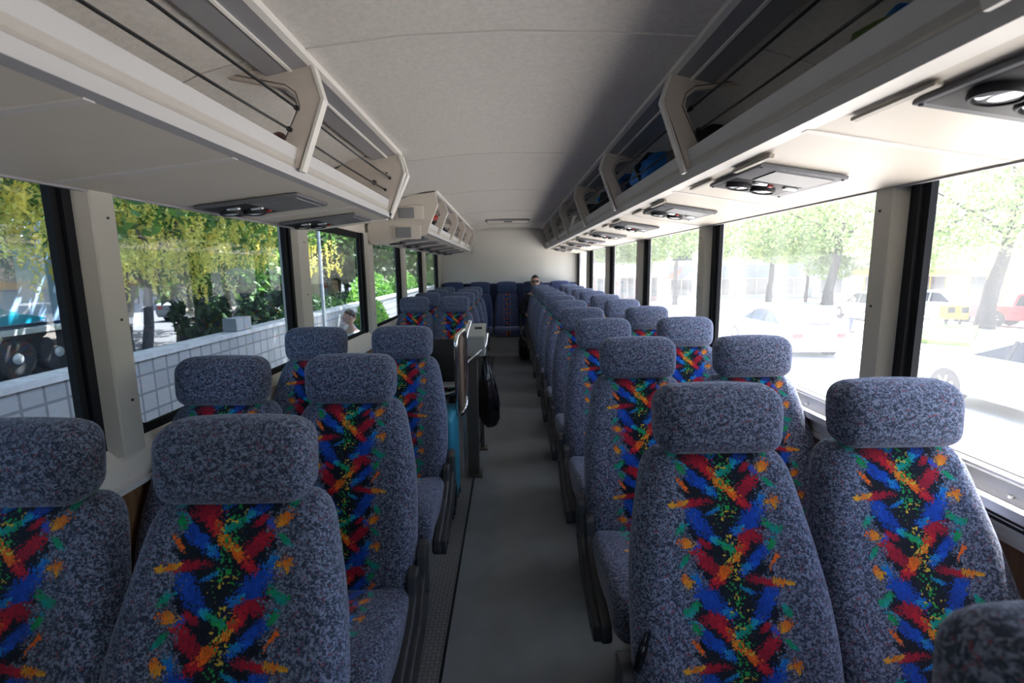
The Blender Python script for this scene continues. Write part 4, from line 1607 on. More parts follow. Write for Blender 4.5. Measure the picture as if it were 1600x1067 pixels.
rack_item('duffel_bag', 'large black bag bulging out beyond the third right-hand rack bracket', 'bag', M['nylon'], (0.82, 4.62, 1.890), (0.15, 0.30, 0.10), 26, GR, M['black'])
rack_item('duffel_bag', 'dark red bag deep in the right-hand rack near the rear', 'bag', M['leather'], (0.92, 5.62, 1.842), (0.10, 0.16, 0.07), 29, GR)
t = tag(MB().rbox((0.655, 5.02, 1.885), (0.012, 0.10, 0.13), 0.004, 2, (0, 0.3, 0.2)).build('magazine', M['paper']), 'white folded papers sticking up beside the large black rack bag', 'papers')
t = thing('bottle', 'small clear blue bottle lying beside the white papers in right-hand rack', 'bottle', (0.69, 5.16, 1.835))
MB().lathe([(0.005, -0.11), (0.030, -0.105), (0.033, -0.09), (0.033, 0.05), (0.014, 0.09), (0.014, 0.105)], (0, 0, 0), 'y', 18).build('body', mat('blue_bottle', (0.25, 0.6, 0.7), 0.15), t, smooth=60)
MB().cyl((0, 0.115, 0), 0.016, 0.025, 'y', 14).build('cap', M['paper'], t, smooth=60)

for i, (y, lab) in enumerate(((1.74, 'dark brown shoe lying in front left rack just before the nearer bracket'), (2.06, 'dark brown shoe lying in front left rack beyond the nearer bracket'))):
    t = thing('shoe', lab, 'shoe', (-0.745, y, 1.758), 0.15 - i * .3, 'brown shoes in the front left rack')
    b = MB()
    prof = [(-0.13, 0.040, 0.09), (-0.10, 0.043, 0.11), (-0.05, 0.040, 0.105), (0.0, 0.038, 0.08), (0.05, 0.044, 0.06), (0.10, 0.044, 0.052), (0.135, 0.028, 0.040)]
    v, f = [], []
    n = 14
    for (yy, w, h) in prof:
        for k in range(n):
            a = PI * k / (n - 1)
            v.append((w * math.cos(a), yy, 0.022 + h * max(0.0, math.sin(a)) ** 0.7 * 0.9))
    for k in range(len(prof) - 1):
        for j in range(n - 1):
            f.append((k * n + j, k * n + j + 1, (k + 1) * n + j + 1, (k + 1) * n + j))
        f.append((k * n + n - 1, k * n, (k + 1) * n, (k + 1) * n + n - 1))
    f.append(tuple(range(n)))
    f.append(tuple(range((len(prof) - 1) * n, len(prof) * n)))
    b.add(v, f)
    b.build('upper', M['leather'], t, smooth=60)
    b = MB()
    b.prism([(0.045, -0.13), (0.048, 0.05), (0.040, 0.12), (0.0, 0.145), (-0.040, 0.12), (-0.048, 0.05), (-0.045, -0.13), (0, -0.145)], 'z', 0.0, 0.022)
    b.build('sole', M['black'], t)

rack_item('backpack', 'red topped black backpack in rear left rack beside its second bracket', 'bag', M['nylon'], (-0.79, 4.98, 1.855), (0.10, 0.13, 0.085), 31, 'bags in the rear left rack', M['nylon_red'])
b = MB()
blob(b, (-0.77, 4.98, 1.925), (0.085, 0.11, 0.045), 33, 0.08)
tag(b.build('jacket', M['nylon_red'], smooth=180), 'bright red jacket on top of the black bag in rear left rack', 'jacket')
rack_item('backpack', 'small black bag in rear left rack beyond the red jacket', 'bag', M['nylon_navy'], (-0.79, 5.98, 1.83), (0.09, 0.16, 0.075), 32, 'bags in the rear left rack', M['black'])

# ================================================================== OUTSIDE
GZ = -1.1


def gz(x, y):
    """the street falls away gently from the bus"""
    return GZ - 0.035 * max(0.0, math.hypot(x, y) - 10.0)


conc = mat('pale_concrete', (0.50, 0.48, 0.45), 0.9, var=0.12, vscale=0.6, bump=0.2, bscale=40)
asph = mat('asphalt', (0.05, 0.05, 0.053), 0.9, var=0.2, vscale=2, bump=0.3, bscale=120)
tag(MB().box(-70, -1.3, -25, 90, GZ - 0.2, GZ).build('ground_left', asph), kind='structure')
b = MB()
gx = [-1.3, 2, 5, 8, 10, 12, 15, 20, 26, 33, 42, 55, 75, 100, 130]
gy = [-30, -20, -10, -4, 0, 4, 8, 12, 16, 20, 26, 34, 44, 58, 75, 95, 130]
b.add([(x, y, gz(x, y)) for x in gx for y in gy], [(i * len(gy) + j, (i + 1) * len(gy) + j, (i + 1) * len(gy) + j + 1, i * len(gy) + j + 1) for i in range(len(gx) - 1) for j in range(len(gy) - 1)])
tag(b.build('ground_right', conc, smooth=180), kind='structure')

bark = mat('grey_bark', (0.06, 0.05, 0.048), 0.95, var=0.35, vscale=12, bump=0.8, bscale=30, stretch=(3, 3, .6))
barkp = mat('peeling_bark', (0.55, 0.33, 0.24), 0.8, rgb2=(0.72, 0.58, 0.30), vscale=3.2, stretch=(2.5, 2.5, .5), bump=0.3, bscale=30)
lf_light = leaf_mat('light_green_leaves', (0.17, 0.25, 0.09), (0.30, 0.38, 0.16), 0.5)
lf_yellow = leaf_mat('yellow_flowers', (0.80, 0.66, 0.12), (0.55, 0.58, 0.15), 0.5)
lf_green = leaf_mat('mid_green_leaves', (0.06, 0.16, 0.03), (0.14, 0.27, 0.05), 0.45)
lf_dark = leaf_mat('dark_green_leaves', (0.018, 0.05, 0.015), (0.05, 0.11, 0.03), 0.3)
lf_hedge = leaf_mat('hedge_leaves', (0.08, 0.24, 0.03), (0.20, 0.40, 0.06), 0.45)


def leaves(b, n, c, r, size, rr, shell=0.35, flat=0.0):
    for _ in range(n):
        while True:
            p = Vector((rr.uniform(-1, 1), rr.uniform(-1, 1), rr.uniform(-1, 1)))
            if shell < p.length < 1:
                break
        q = Vector((c[0] + p.x * r[0], c[1] + p.y * r[1], c[2] + p.z * r[2]))
        a = Vector((rr.gauss(0, 1), rr.gauss(0, 1), rr.gauss(0, 1) * (1 - flat))).normalized()
        d = a.cross(Vector((rr.gauss(0, 1), rr.gauss(0, 1), rr.gauss(0, 1)))).normalized()
        s = size * rr.uniform(0.6, 1.3)
        i = len(b.v)
        b.v += [tuple(q - a * s), tuple(q + d * s * .45), tuple(q + a * s), tuple(q - d * s * .45)]
        b.f.append([i, i + 1, i + 2, i + 3])
        b.m.append(0)


def tree(name, label, loc, h_trunk, r0, lean, clumps, n, size, leafm, barkm, seed, group=None, racemes=None, limbs=()):
    rr = random.Random(seed)
    t = thing(name, label, 'tree', loc, 0, group)
    b = MB()
    path = [(lean[0] * (k / 6) ** 1.3 + 0.06 * math.sin(k * 1.7 + seed) * r0 * 4 * (k > 0), lean[1] * (k / 6), h_trunk * k / 6) for k in range(7)]
    b.tube(path, [r0 * (1.35 if k == 0 else 1.05 - 0.09 * k) for k in range(7)], 12)
    top = Vector(path[-1])
    mid = Vector(path[3])
    for k, (c, r) in enumerate(clumps):
        st = top if k % 2 == 0 else mid.lerp(top, 0.45)
        c = Vector(c)
        m_ = st.lerp(c, 0.5) + Vector((rr.uniform(-.2, .2), rr.uniform(-.2, .2), 0.25))
        b.tube([st, m_, c], [r0 * .42, r0 * .28, r0 * .12], 8)
    for a_, m_, e_ in limbs:
        b.tube([Vector(a_), Vector(m_), Vector(e_)], [r0 * .5, r0 * .36, r0 * .15], 8)
    b.build('trunk', barkm, t, smooth=60)
    b = MB()
    for c, r in clumps:
        leaves(b, n, c, r, size, rr)
    b.build('foliage', leafm, t)
    if racemes:
        b = MB()
        for (x0, x1, y0, y1, z0, z1, cnt) in racemes:
            for _ in range(cnt):
                p = Vector((rr.uniform(x0, x1), rr.uniform(y0, y1), rr.uniform(z0, z1)))
                ln = rr.uniform(0.25, 0.55)
                for k in range(26):
                    q = k / 26
                    w = 0.050 * (1 - q) + 0.008
                    c = p + Vector((rr.gauss(0, w), rr.gauss(0, w), -ln * q))
                    leaves(b, 1, c, (0.005, 0.005, 0.005), 0.042, rr, 0.0)
        b.build('flower_strands', lf_yellow, t)
    return t


# ---- left of the bus
blk = brick_mat('concrete_block', (0.30, 0.30, 0.29), (0.36, 0.355, 0.34), (0.17, 0.17, 0.17), 0.215, 0.205, 'YZ', 0.0, 0.014)
t = thing('block_wall', 'low grey concrete block wall with pale coping running along left side', 'wall', (-4.0, 0, GZ))
MB().box(-0.2, 0, -6, 40, 0, 1.60).build('blockwork', blk, t)
MB().box(-0.23, 0.025, -6, 40, 1.60, 1.66).build('coping', mat('pale_coping', (0.52, 0.51, 0.48), 0.9, var=0.2, vscale=6, bump=0.5, bscale=60), t)
b = MB()
b.box(-0.20, -0.0, 0, 0.42, 0, 0.19)
o = b.build('concrete_block', blk)
o.location = (-4.0, 7.1, GZ + 1.665)
tag(o, 'loose grey concrete block lying on the block wall coping', 'block')

tree('flowering_tree', 'tree hanging with yellow flower strands over the block wall', (-7.2, 9.4, GZ), 3.0, 0.11, (0.3, 0.2),
     [((0.9, -2.5, 4.2), (2.6, 2.8, 1.3)), ((0.6, 1.5, 4.3), (2.6, 2.8, 1.2)), ((1.0, 4.6, 4.2), (2.2, 2.4, 1.1)), ((-2.0, 0, 5.0), (2.4, 3.0, 1.4))], 1100, 0.13, lf_green, bark, 3,
     racemes=[(-0.3, 1.6, -2.8, 0.4, 2.9, 4.0, 170), (-0.3, 1.6, 0.2, 5.2, 2.9, 3.9, 170), (0.0, 1.4, -2.0, -0.8, 2.5, 3.2, 45), (0.2, 1.2, -0.2, 1.6, 2.4, 3.1, 30), (0.3, 1.2, 6.0, 9.0, 2.6, 3.6, 40)])
tree('flowering_tree', 'tree with yellow flower strands above the truck, at the photo left edge', (-7.4, 3.2, GZ), 3.2, 0.12, (0.2, 0.3),
     [((1.2, 1.6, 4.5), (2.4, 2.2, 1.3)), ((0.4, -2.2, 4.8), (2.6, 2.6, 1.4)), ((-2.2, 0.5, 5.2), (2.2, 2.8, 1.3))], 1100, 0.13, lf_green, bark, 4,
     racemes=[(0.6, 2.4, 0.6, 2.9, 3.1, 4.1, 150), (0.2, 2.0, -2.5, 0.6, 3.2, 4.2, 60)])
for i, (x, y, hh, lab) in enumerate(((-10.5, 15.5, 3.6, 'broad green tree behind the block wall beyond the flowering tree'), (-8.0, 22.5, 3.8, 'dark green tree standing beyond the hedge at far left'), (-5.5, 29.0, 4.0, 'tall green tree far behind the rear left windows'),
                                     (-16.0, 20.0, 4.0, 'dark tree far left behind the truck'), (-15.5, 6.0, 4.2, 'dark tree behind the truck at the left edge'), (-11.0, 33.0, 4.0, 'dark tree at the far end of the hedge'))):
    tree('shade_tree', lab, (x, y, GZ), hh, 0.16, (0.3, 0.2), [((0, 0, hh + 1.2), (3.4, 3.4, 1.8)), ((1.8, -1.6, hh + 0.2), (2.4, 2.4, 1.6)), ((-1.4, 1.8, hh + 0.1), (2.4, 2.4, 1.7)), ((0.6, 0.6, hh - 0.9), (2.6, 2.8, 1.2))],
         1000, 0.22, lf_dark if i in (1, 3, 4, 5) else lf_green, bark, 40 + i, 'shade trees on the left')
for i, (x, y, lab) in enumerate(((-9.6, -2.5, 'added shade tree with unseen crown over the bus near the camera'), (-9.2, 6.4, 'added shade tree with unseen crown over the bus behind the flowering tree'), (-9.4, 11.6, 'added shade tree with unseen crown over the bus beside the hedge'))):  # crowns above the view, added to keep sun off the left side
    tree('shade_tree', lab, (x, y, GZ), 6.5, 0.26, (0.8, 0.2), [((1.5, -2.5, 8.0), (3.6, 3.4, 1.7)), ((1.5, 2.5, 8.2), (3.6, 3.4, 1.8)), ((5.0, -2.6, 7.8), (3.4, 3.2, 1.5)), ((5.2, 2.4, 7.9), (3.4, 3.2, 1.5)), ((-2.4, 0.0, 7.6), (3.2, 4.2, 1.7)), ((7.2, 0.0, 7.6), (2.2, 4.2, 1.2)), ((3.4, 0.0, 7.2), (3.0, 4.4, 1.0))],
         1500, 0.26, lf_dark, bark, 140 + i, 'shade trees on the left')
for i, (x, y, r, w, lab) in enumerate(((-8.2, 20.2, 0.30, 0.1, 'peeling pink and yellow tree trunk left of the grey pole'), (-8.0, 22.6, 0.26, -0.1, 'peeling pink and yellow tree trunk right of the grey pole'))):
    t = thing('tree_trunk', lab, 'tree', (x, y, GZ), 0, 'peeling trunks by the block wall')
    b = MB()
    b.tube([(0, 0, 0), (0.02, 0, 0.8), (w, 0, 2.2), (w * 1.3, 0, 3.4), (w * .8, 0, 5.5)], [r * 1.5, r * 1.08, r, r * 1.05, r * .7], 14)
    b.tube([(w, 0, 2.5), (w - 0.4, 0.1, 3.6), (w - .6, 0.1, 5.2)], [r * .6, r * .5, r * .3], 10)
    b.build('trunk', barkp, t, smooth=60)
    b = MB()
    leaves(b, 900, (0, 0, 6.0), (2.2, 2.2, 1.4), 0.18, random.Random(i))
    b.build('foliage', lf_green, t)
t = thing('street_pole', 'plain pale grey pole standing in front of the block wall', 'pole', (-3.72, 9.75, GZ))
MB().cyl((0, 0, 2.1), 0.035, 4.2, 'z', 14).build('shaft', mat('galvanised', (0.45, 0.46, 0.45), 0.5, 0.3), t, smooth=60)
MB().lathe([(0.09, 0), (0.09, 0.02), (0.05, 0.06), (0.036, 0.08)], (0, 0, 0), 'z', 14).build('base', M['steel'], t, smooth=60)
# advert board with blue and orange sweep
t = thing('advert_board', 'white advert board with blue panel and orange sweep behind the peeling trunks', 'sign', (-8.7, 22.6, 0.0), math.radians(18))
MB().box(-0.75, 0.75, -0.03, 0.03, -0.05, 1.15).build('panel', M['paper'], t)
blue_, orange_ = mat('advert_blue', (0.10, 0.42, 0.72), 0.5), mat('advert_orange', (0.85, 0.16, 0.02), 0.5)
MB().prism([(-0.75, 0.30), (-0.15, 0.40), (-0.25, 1.0), (-0.75, 1.12)], 'y', -0.034, -0.03).build('blue_shape', blue_, t)
MB().prism([(0.05, 0.55), (0.70, 0.75), (0.72, 1.12), (0.35, 0.92), (-0.05, 0.85)], 'y', -0.034, -0.03).build('orange_shape', orange_, t)
MB().box(-0.75, 0.75, -0.034, -0.03, -0.05, 0.08).build('blue_base', mat('advert_dark_blue', (0.03, 0.12, 0.35), 0.5), t)
for x in (-0.6, 0.6):
    MB().box(x - 0.03, x + 0.03, -0.03, 0.03, GZ, -0.05).build('leg', M['steel'], t)

for i, (x, y, rx, ry, h_, lab) in enumerate(((-9.6, 16.6, 0.9, 2.6, 2.3, 'dark hedge behind the flowering tree, nearer of two'), (-10.4, 22.6, 1.0, 3.0, 2.4, 'dark hedge behind the flowering tree, farther of two'), (-3.3, 11.6, 0.42, 0.9, 1.75, 'bright green bush standing in front of the block wall'), (-4.95, 17.6, 0.7, 1.8, 2.35, 'bright green hedge rising over the block wall beyond the grey pole'), (-4.95, 22.5, 0.7, 2.6, 2.4, 'second bright green hedge over the block wall, farther back'),
                                             (-6.2, 15.5, 0.9, 2.2, 1.7, 'dark green shrub showing over the block wall behind the pole'), (-6.6, 19.6, 0.9, 1.8, 1.65, 'dark green shrub at the foot of the peeling trunks'), (-4.95, 29.5, 0.7, 3.4, 2.5, 'farthest green hedge seen through the rear left windows'))):
    t = thing('hedge' if 'hedge' in lab else 'shrub', lab, 'shrub', (x, y, GZ), 0, 'greenery along the block wall')
    b = MB()
    rr = random.Random(60 + i)
    leaves(b, 2600, (0, 0, h_ * .55), (rx, ry, h_ * .5), 0.085 if i > 1 else 0.17, rr, 0.45)
    b.build('foliage', lf_hedge if i not in (0, 1, 5, 6) else lf_dark, t)
    b = MB()
    for k in range(4):
        b.tube([(rx * .2 * (k - 1.5), ry * .25 * (k - 1.5), 0), (rx * .3 * (k - 1.5), ry * .4 * (k - 1.5), h_ * .7)], [0.03, 0.012], 6)
    b.build('stem', bark, t, smooth=60)

person('dark haired person in a white shirt walking beside the block wall', (-2.62, 8.05, GZ), math.radians(-35), 'stand', M['shirt_wh'], M['jeans'], head_yaw=math.radians(-25), arm='down', height=1.06)

# dark storefront far left
glass_d = mat('dark_shop_glass', (0.02, 0.03, 0.045), 0.08, spec=0.8)
dkwall = mat('slate_wall', (0.09, 0.10, 0.12), 0.8, var=0.15, vscale=1.5)


def storefront(name, label, loc, rz, width, floors, cols, wallm, bandm, winm, band=(3.1, 4.9), pillar=None, height=8.0, depth=4.0):
    t = thing(name, label, 'building', loc, rz)
    MB().box(-width / 2, width / 2, 0.0, depth, 0, height).build('wall', wallm, t)
    b = MB()
    b.box(-width / 2 - 0.2, width / 2 + 0.2, -0.9, 0.0, band[0], band[1])
    b.build('fascia', bandm, t)
    step = width / cols
    for k in range(cols):
        x = -width / 2 + step * (k + .5)
        o = MB().box(x - step * .30, x + step * .30, -0.06, 0.0, 0.6, band[0] - 0.15).build('window', winm, t)
        b = MB()
        for q in (-1, 0, 1):
            b.box(x + q * step * .29 - 0.05, x + q * step * .29 + 0.05, -0.10, -0.06, 0.55, band[0] - 0.1)
        b.build('mullion', pillar or bandm, o)
        for f_ in range(floors):
            z0 = band[1] + 0.9 + f_ * 3.2
            o = MB().box(x - step * .26, x + step * .26, -0.06, 0.0, z0, z0 + 1.7).build('window', winm, t)
            b = MB()
            b.box(x - step * .30, x + step * .30, -0.12, 0.0, z0 - 0.15, z0)
            b.build('window_sill', pillar or bandm, o)
    if pillar:
        for k in range(cols + 1):
            x = -width / 2 + step * k
            MB().box(x - 0.35, x + 0.35, -0.7, -0.3, 0, band[0]).build('pillar', pillar, t)
    return t


storefront('shop_building', 'dark slate shop building behind the trees on the far left', (-24, 24, GZ), math.radians(90), 60, 1, 14, dkwall, mat('dark_band', (0.05, 0.055, 0.065), 0.7), glass_d, height=7.5)


# ---- vehicles
paint = lambda n, c, r=0.3: mat(n, c, r, 0.0, coat=0.6)
tyre = mat('tyre_rubber', (0.045, 0.045, 0.048), 0.85, bump=0.2, bscale=90)
carglass = mat('car_glass', (0.012, 0.014, 0.02), 0.10, spec=0.35)


def wheel(parent, x, y, r, w, side, spokes=7):
    b = MB()
    b.lathe([(r * .62, -w / 2), (r * .93, -w / 2), (r, -w / 2 + 0.03), (r, w / 2 - 0.03), (r * .93, w / 2), (r * .62, w / 2)], (x, y, r), 'x', 28)
    o = b.build('wheel', tyre, parent, smooth=50)
    b = MB()
    xs = x + side * (w / 2 - 0.02)
    b.lathe([(r * .66, 0.0), (r * .60, side * 0.02), (r * .54, side * 0.0), (0.06, side * 0.012), (0.01, side * 0.03)], (xs, y, r), 'x', 28)
    for k in range(spokes):
        a = 2 * PI * k / spokes
        c, s_ = math.cos(a), math.sin(a)
        b.tube([(xs + side * .012, y + c * 0.05, r + s_ * .05), (xs + side * .02, y + c * r * .58, r + s_ * r * .58)], [0.028, 0.022], 6)
    if not spokes:
        b.lathe([(r * .60, side * -0.05), (r * .42, side * -0.06), (r * .30, side * -0.02), (r * .26, side * 0.04), (r * .10, side * 0.07)], (xs, y, r), 'x', 28)
    b.build('rim', M['alu'], o, smooth=50)
    return o


def car(label, loc, rz, body, kind='sedan', group=None, two=None):
    """car heading +y"""
    t = thing('car' if kind != 'pickup' else 'pickup_truck', label, 'car' if kind != 'pickup' else 'pickup', loc, rz, group)
    if kind == 'sedan':
        L_, W_, r = 4.6, 0.88, 0.33
        low = [(-2.3, .42), (-2.32, .62), (-2.28, .86), (-2.10, .95), (-1.55, .99), (-0.5, .97), (0.8, .95), (1.5, .86), (2.1, .72), (2.28, .58), (2.3, .40), (2.2, .24), (-2.2, .24)]
        cab = [(-1.75, .97), (-1.15, 1.30), (-0.70, 1.41), (-0.1, 1.44), (0.35, 1.38), (1.25, .93)]
        ax = (1.42, -1.38)
    elif kind == 'suv':
        L_, W_, r = 4.6, 0.92, 0.37
        low = [(-2.3, .45), (-2.32, .7), (-2.28, 1.05), (-1.6, 1.09), (0.8, 1.07), (1.4, 1.02), (2.1, .94), (2.28, .76), (2.3, .45), (2.2, .30), (-2.2, .30)]
        cab = [(-2.25, 1.06), (-2.05, 1.66), (-1.6, 1.75), (0.0, 1.76), (0.35, 1.70), (1.15, 1.05)]
        ax = (1.45, -1.40)
    else:
        L_, W_, r = 5.4, 0.98, 0.40
        low = [(-2.7, .55), (-2.7, 1.12), (-0.95, 1.14), (0.9, 1.14), (1.3, 1.10), (2.4, 1.04), (2.65, .92), (2.7, .55), (2.6, .40), (-2.6, .40)]
        cab = [(-1.0, 1.12), (-0.9, 1.72), (-0.6, 1.82), (0.3, 1.82), (0.5, 1.76), (1.25, 1.12)]
        ax = (1.75, -1.65)
    b = MB()
    n = len(low)
    secs = [(-W_, 0.94), (-W_ * .97, 1.0), (-W_ * .6, 1.015), (W_ * .6, 1.015), (W_ * .97, 1.0), (W_, 0.94)]
    v, f = [], []
    for x, k in secs:
        for (y, z) in low:
            v.append((x, y * (0.985 if abs(x) > W_ * .9 else 1), 0.6 + (z - 0.6) * k))
    for i in range(len(secs) - 1):
        for j in range(n):
            f.append((i * n + j, i * n + (j + 1) % n, (i + 1) * n + (j + 1) % n, (i + 1) * n + j))
    f.append(tuple(range(n)))
    f.append(tuple(range((len(secs) - 1) * n, len(secs) * n))[::-1])
    b.add(v, f)
    b.build('body', body, t, smooth=35)
    # cabin: roof in body colour, sides in glass with pillars
    zt = max(z for _, z in cab)
    zb = min(z for _, z in cab)
    wx = lambda z: W_ * (0.94 - 0.22 * (z - zb) / (zt - zb))
    m_ = len(cab)
    v = [(-wx(z), y, z) for y, z in cab] + [(wx(z), y, z) for y, z in cab]
    f = [(i, i + 1, i + 1 + m_, i + m_) for i in range(m_ - 1)]
    f += [tuple(range(m_))[::-1], tuple(range(m_, 2 * m_))]
    b = MB()
    b.add(v, f)
    b.build('cabin', body if not two else two, t, smooth=30)
    cy = sum(y for y, _ in cab) / m_
    def shrink(p, k=.86):
        return (cy + (p[0] - cy) * k, zb + 0.04 + (p[1] - zb) * .80)
    g = [shrink(p) for p in cab]
    for s in (-1, 1):
        b = MB()
        pts = [(s * (wx(z) + 0.006), y, z) for y, z in g]
        b.add(pts + [(p[0] - s * 0.02, p[1], p[2]) for p in pts], [tuple(range(m_)), tuple(range(m_, 2 * m_))[::-1]] + [(i, (i + 1) % m_, (i + 1) % m_ + m_, i + m_) for i in range(m_)])
        o = b.build('side_glass', carglass, t)
        b = MB()
        for py in ((-0.45, 0.42) if kind != 'pickup' else (-0.1,)):
            z0_, z1_ = zb + 0.05, zt - 0.14
            q = [(s * (wx(z) + dx), py + dy, z) for dx in (0.0, 0.014) for z, dy in ((z0_, -0.03), (z0_, 0.03), (z1_, 0.02), (z1_, -0.04))]
            b.add(q, [(0, 1, 2, 3), (7, 6, 5, 4), (0, 4, 5, 1), (1, 5, 6, 2), (2, 6, 7, 3), (3, 7, 4, 0)])
        b.build('pillar', body if kind != 'sedan' else M['black'], o)
        for y in ax:
            a = MB()
            a.lathe([(r + 0.07, -0.01), (r + 0.07, 0.02)], (s * (W_ * .985), y, r + 0.01), 'x', 28)
            a.build('wheel_arch', M['black'], t)
            wheel(t, s * (W_ - 0.09), y, r, 0.21, s)
        b = MB()
        b.rbox((s * W_ * .66, L_ / 2 - 0.06, low[0][1] + 0.22), (0.36, 0.10, 0.13), 0.03, 2)
        b.build('headlamp', M['lens'], t, smooth=50)
        b = MB()
        b.rbox((s * W_ * .72, -L_ / 2 + 0.03, low[0][1] + 0.30), (0.28, 0.08, 0.14), 0.02, 2)
        b.build('tail_lamp', M['red'], t, smooth=50)
    for (i0, i1) in ((0, 1), (m_ - 2, m_ - 1)):
        (ya, za), (yb, zb_) = cab[i0], cab[i1]
        d = 0.02 if i0 else -0.02
        b = MB()
        k0, k1 = .10, .90
        P = []
        for k in (k0, k1):
            y, z = ya + (yb - ya) * k, za + (zb_ - za) * k
            P += [(-wx(z) * .90, y + d, z + 0.01), (wx(z) * .90, y + d, z + 0.01)]
        b.add(P, [(0, 1, 3, 2)])
        b.build('windscreen' if i0 else 'rear_window', carglass, t)
    b = MB()
    b.rbox((0, L_ / 2 + 0.0, 0.46), (W_ * 1.85, 0.14, 0.20), 0.05, 3)
    b.build('bumper', M['alu'] if kind == 'pickup' else body, t, smooth=50)
    return t


silver, dusk, greyp, redp, whitep = paint('silver_paint', (0.40, 0.42, 0.44)), paint('pale_blue_paint', (0.34, 0.38, 0.44)), paint('grey_paint', (0.22, 0.23, 0.23)), paint('red_paint', (0.45, 0.03, 0.04)), paint('white_paint', (0.7, 0.7, 0.7))
car('silver sedan at the kerb outside the front right-hand window', (8.95, 7.35, gz(9, 7.3)), 0.0, silver, 'sedan', 'cars in the right-hand street')
car('pale blue saloon car with dark glass in the street outside the second right-hand window', (9.2, 16.4, gz(9.2, 16.4)), math.radians(-2), dusk, 'sedan', 'cars in the right-hand street')
car('grey sport utility car parked beyond the pale blue saloon', (21.9, 29.5, gz(21.9, 29.5)), math.radians(-8), greyp, 'suv', 'cars in the right-hand street')
car('red pickup with silver bumper parked beyond the big tree trunk', (27.2, 24.4, gz(27, 24.4)), math.radians(205), redp, 'pickup', 'cars in the right-hand street')
car('white pickup with dark windows parked left of the red pickup', (27.2, 30.6, gz(27, 30.6)), math.radians(200), whitep, 'pickup', 'cars in the right-hand street')
car('grey parked car just showing above the block wall on the left', (-17.5, 27.5, GZ), math.radians(3), greyp, 'sedan')

# truck beyond the block wall
t = thing('truck', 'dark blue truck with teal swoosh and twin rear axles behind the block wall', 'truck', (-12.0, 0, GZ))
navy = mat('truck_navy_paint', (0.05, 0.12, 0.30), 0.3)
pale = mat('truck_pale_blue_paint', (0.34, 0.50, 0.74), 0.4)
tealp = mat('truck_teal_paint', (0.01, 0.40, 0.60), 0.35)
prof = [(-2.4, 1.32), (0, 1.32), (0, 3.2), (-0.25, 3.75), (-0.8, 3.95), (-1.6, 3.95), (-2.15, 3.75), (-2.4, 3.2)]
MB().prism(prof, 'y', 4.0, 14.2).build('body', pale, t, smooth=30)
MB().box(-0.0, 0.02, 4.0, 12.0, 2.15, 3.1).build('side_panel', navy, t)
MB().prism([(4.0, 1.34), (12.2, 1.34), (12.6, 1.42), (11.6, 1.70), (10.6, 2.25), (9.6, 2.55), (4.0, 2.75)], 'x', 0.02, 0.035).build('swoosh', tealp, t)
MB().box(-2.4, 0.06, 3.8, 14.6, 1.08, 1.22).build('side_rail', M['paper'], t)
MB().box(-2.3, -0.1, 3.9, 14.4, 0.55, 1.08).build('chassis', M['black'], t)
MB().box(-2.4, 0.0, 13.2, 14.6, 1.22, 3.0).build('tail_box', navy, t)
for y in (5.2, 11.75, 12.85):
    for s, x in ((1, -0.15), (-1, -2.2)):
        wheel(t, x, y, 0.50, 0.30, s, 0)

# ---- right of the bus: trees, shops, people
def rtree(label, x, y, r0, h_, seed, k=1.0, lean=(0.4, 0), n=1300, ls=0.24):
    S_ = k
    tree('street_tree', label, (x, y, gz(x, y)), h_, r0, lean,
         [((0.3, 0, h_ + 1.4 * S_), (3.0 * S_, 3.0 * S_, 1.9 * S_)), ((-2.2 * S_, -0.8, h_ + 0.2), (2.3 * S_, 2.3 * S_, 1.5 * S_)), ((2.4 * S_, 0.6, h_ + 0.3), (2.4 * S_, 2.3 * S_, 1.5 * S_)), ((0.2, -1.8 * S_, h_ - 0.5 * S_), (2.6 * S_, 2.2 * S_, 1.3 * S_)),
          ((-1.6 * S_, 1.4, h_ - 1.2 * S_), (1.8 * S_, 1.8 * S_, 0.9 * S_))],
         n, ls, lf_light, bark, seed, 'street trees on the right')


rtree('leafy street tree with the thickest trunk, between the two parked pickups', 24.0, 24.3, 0.36, 6.4, 71, 1.75, (1.0, 0.0), 2600, 0.14)
rtree('leafy street tree with a thick leaning trunk left of the grey parked car', 32.8, 50.0, 0.46, 9.0, 72, 2.3, (1.2, 0.0), 1900, 0.22)
rtree('leafy street tree in front of the shop windows, left of the thick leaning trunk', 31.0, 58.0, 0.33, 9.0, 73, 2.2, (0.3, 0.0))
rtree('slender street tree in front of the shop, between two thicker trunks', 35.4, 58.0, 0.20, 7.5, 74, 1.5, (0.2, 0.0))
rtree('street tree behind the grey parked car, nearest the window pillar', 40.0, 55.0, 0.30, 6.5, 75, 1.8, (0.2, 0.0))
rtree('street tree seen through the third right-hand window', 17.0, 50.0, 0.25, 8.0, 76, 1.9, (0.2, 0.0))
rtree('street tree seen beyond the silver sedan at right edge', 31.0, 17.0, 0.25, 7.5, 77, 1.6, (0.2, 0.0))
rtree('street tree seen through the fourth right-hand window', 12.5, 44.0, 0.25, 7.0, 78, 1.5, (0.2, 0.0))

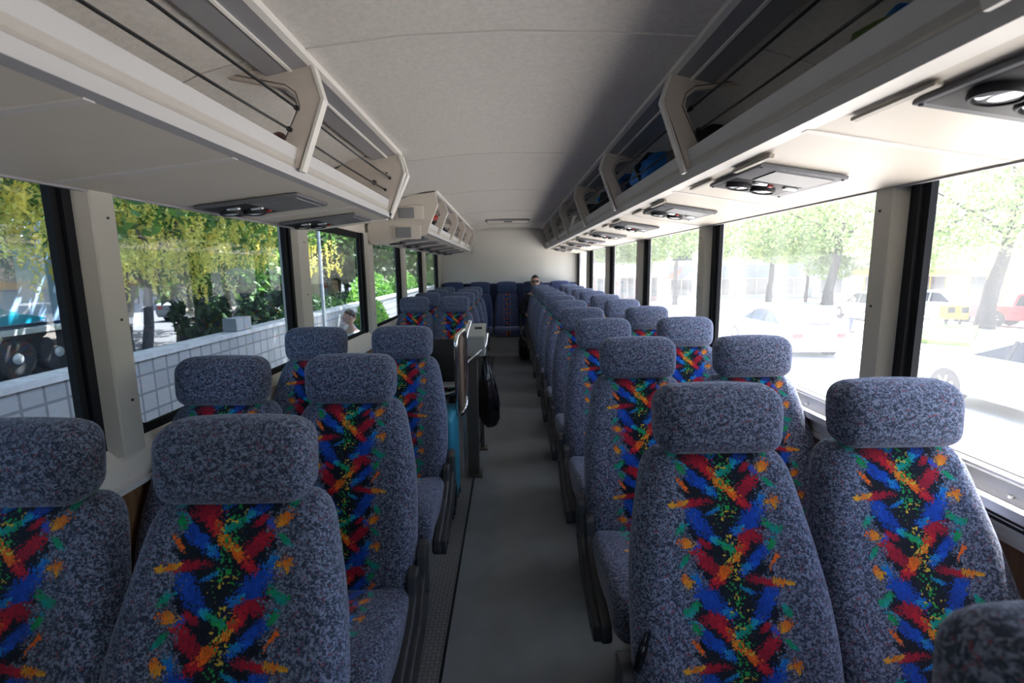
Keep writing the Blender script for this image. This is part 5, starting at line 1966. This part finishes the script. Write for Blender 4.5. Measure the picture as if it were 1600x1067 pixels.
greyband = mat('slate_fascia', (0.16, 0.18, 0.20), 0.7)
whitew = mat('white_render', (0.62, 0.62, 0.60), 0.8)
shopglass = mat('shop_glass', (0.05, 0.06, 0.07), 0.1, spec=0.8)
S1 = storefront('shop_building', 'white shop with broad grey fascia across the street, behind the leaning tree', (38, 75, gz(34, 75) - 0.1), 0, 52, 1, 9, whitew, greyband, shopglass, pillar=whitew, height=11.0)
b = MB()
for (x, s_) in ((-18.0, 1.0), (-14.6, 1.3), (-11.5, 1.0)):
    b.cur = 1 if s_ > 1.1 else 0
    b.prism([(x, 3.2), (x + 1.6 * s_, 3.2), (x + 2.1 * s_, 4.7), (x + 1.1 * s_, 4.1)], 'y', -0.96, -0.9)
b.build('emblem', [M['paper'], mat('emblem_red', (0.7, 0.12, 0.08), 0.5)], S1)
pinkb = brick_mat('pink_brick', (0.42, 0.22, 0.22), (0.46, 0.27, 0.26), (0.5, 0.45, 0.42), 0.6, 0.2, 'XZ', 0.5, 0.02)
storefront('shop_building', 'pinkish brick building seen through the fourth right-hand window', (15.0, 62, gz(13, 62) - 0.1), 0, 9.0, 2, 3, pinkb, whitew, shopglass, height=12.0)
storefront('shop_building', 'low white building with yellow fascia behind the parked pickups', (52, 44, gz(48, 44) - 0.2), math.radians(-35), 34, 0, 8, whitew, mat('yellow_fascia', (0.62, 0.42, 0.10), 0.7), shopglass, band=(3.3, 4.0), height=4.4)
for i, (x, y) in enumerate(((22.6, 24.9), (23.3, 24.9))):
    t = thing('newspaper_box', ['yellow newspaper box left of its twin near the big tree trunk', 'yellow newspaper box right of its twin near the big tree trunk'][i], 'box', (x, y, gz(x, y)), 0, 'yellow newspaper boxes')
    yel = mat('yellow_enamel', (0.75, 0.42, 0.04), 0.5)
    MB().rbox((0, 0, 0.78), (0.50, 0.45, 0.70), 0.04, 2).build('case', yel, t, smooth=40)
    MB().box(-0.18, 0.18, -0.24, -0.225, 0.75, 1.05).build('window', carglass, t)
    MB().box(-0.06, 0.06, -0.06, 0.06, 0.0, 0.45).build('post', M['black'], t)
t = tag(MB().prism([(16.2, 16.8), (21.0, 21.5), (19.6, 22.4), (15.2, 18.0)], 'z', -2.2, -1.40).build('grass_verge', mat('verge_grass', (0.16, 0.24, 0.06), 0.95, var=0.3, vscale=6, bump=0.8, bscale=40)), kind='structure')
person('person in a white top standing beside the grey parked car', (15.6, 22.0, gz(15.6, 22.0)), math.radians(20), 'stand', M['shirt_wh'], M['jeans'], arm='reach', height=0.90)
person('child in a red top beside the grey parked car', (15.7, 20.9, gz(15.7, 20.9)), math.radians(-20), 'stand', M['shirt_red'], M['jeans'], arm='down', height=0.72)
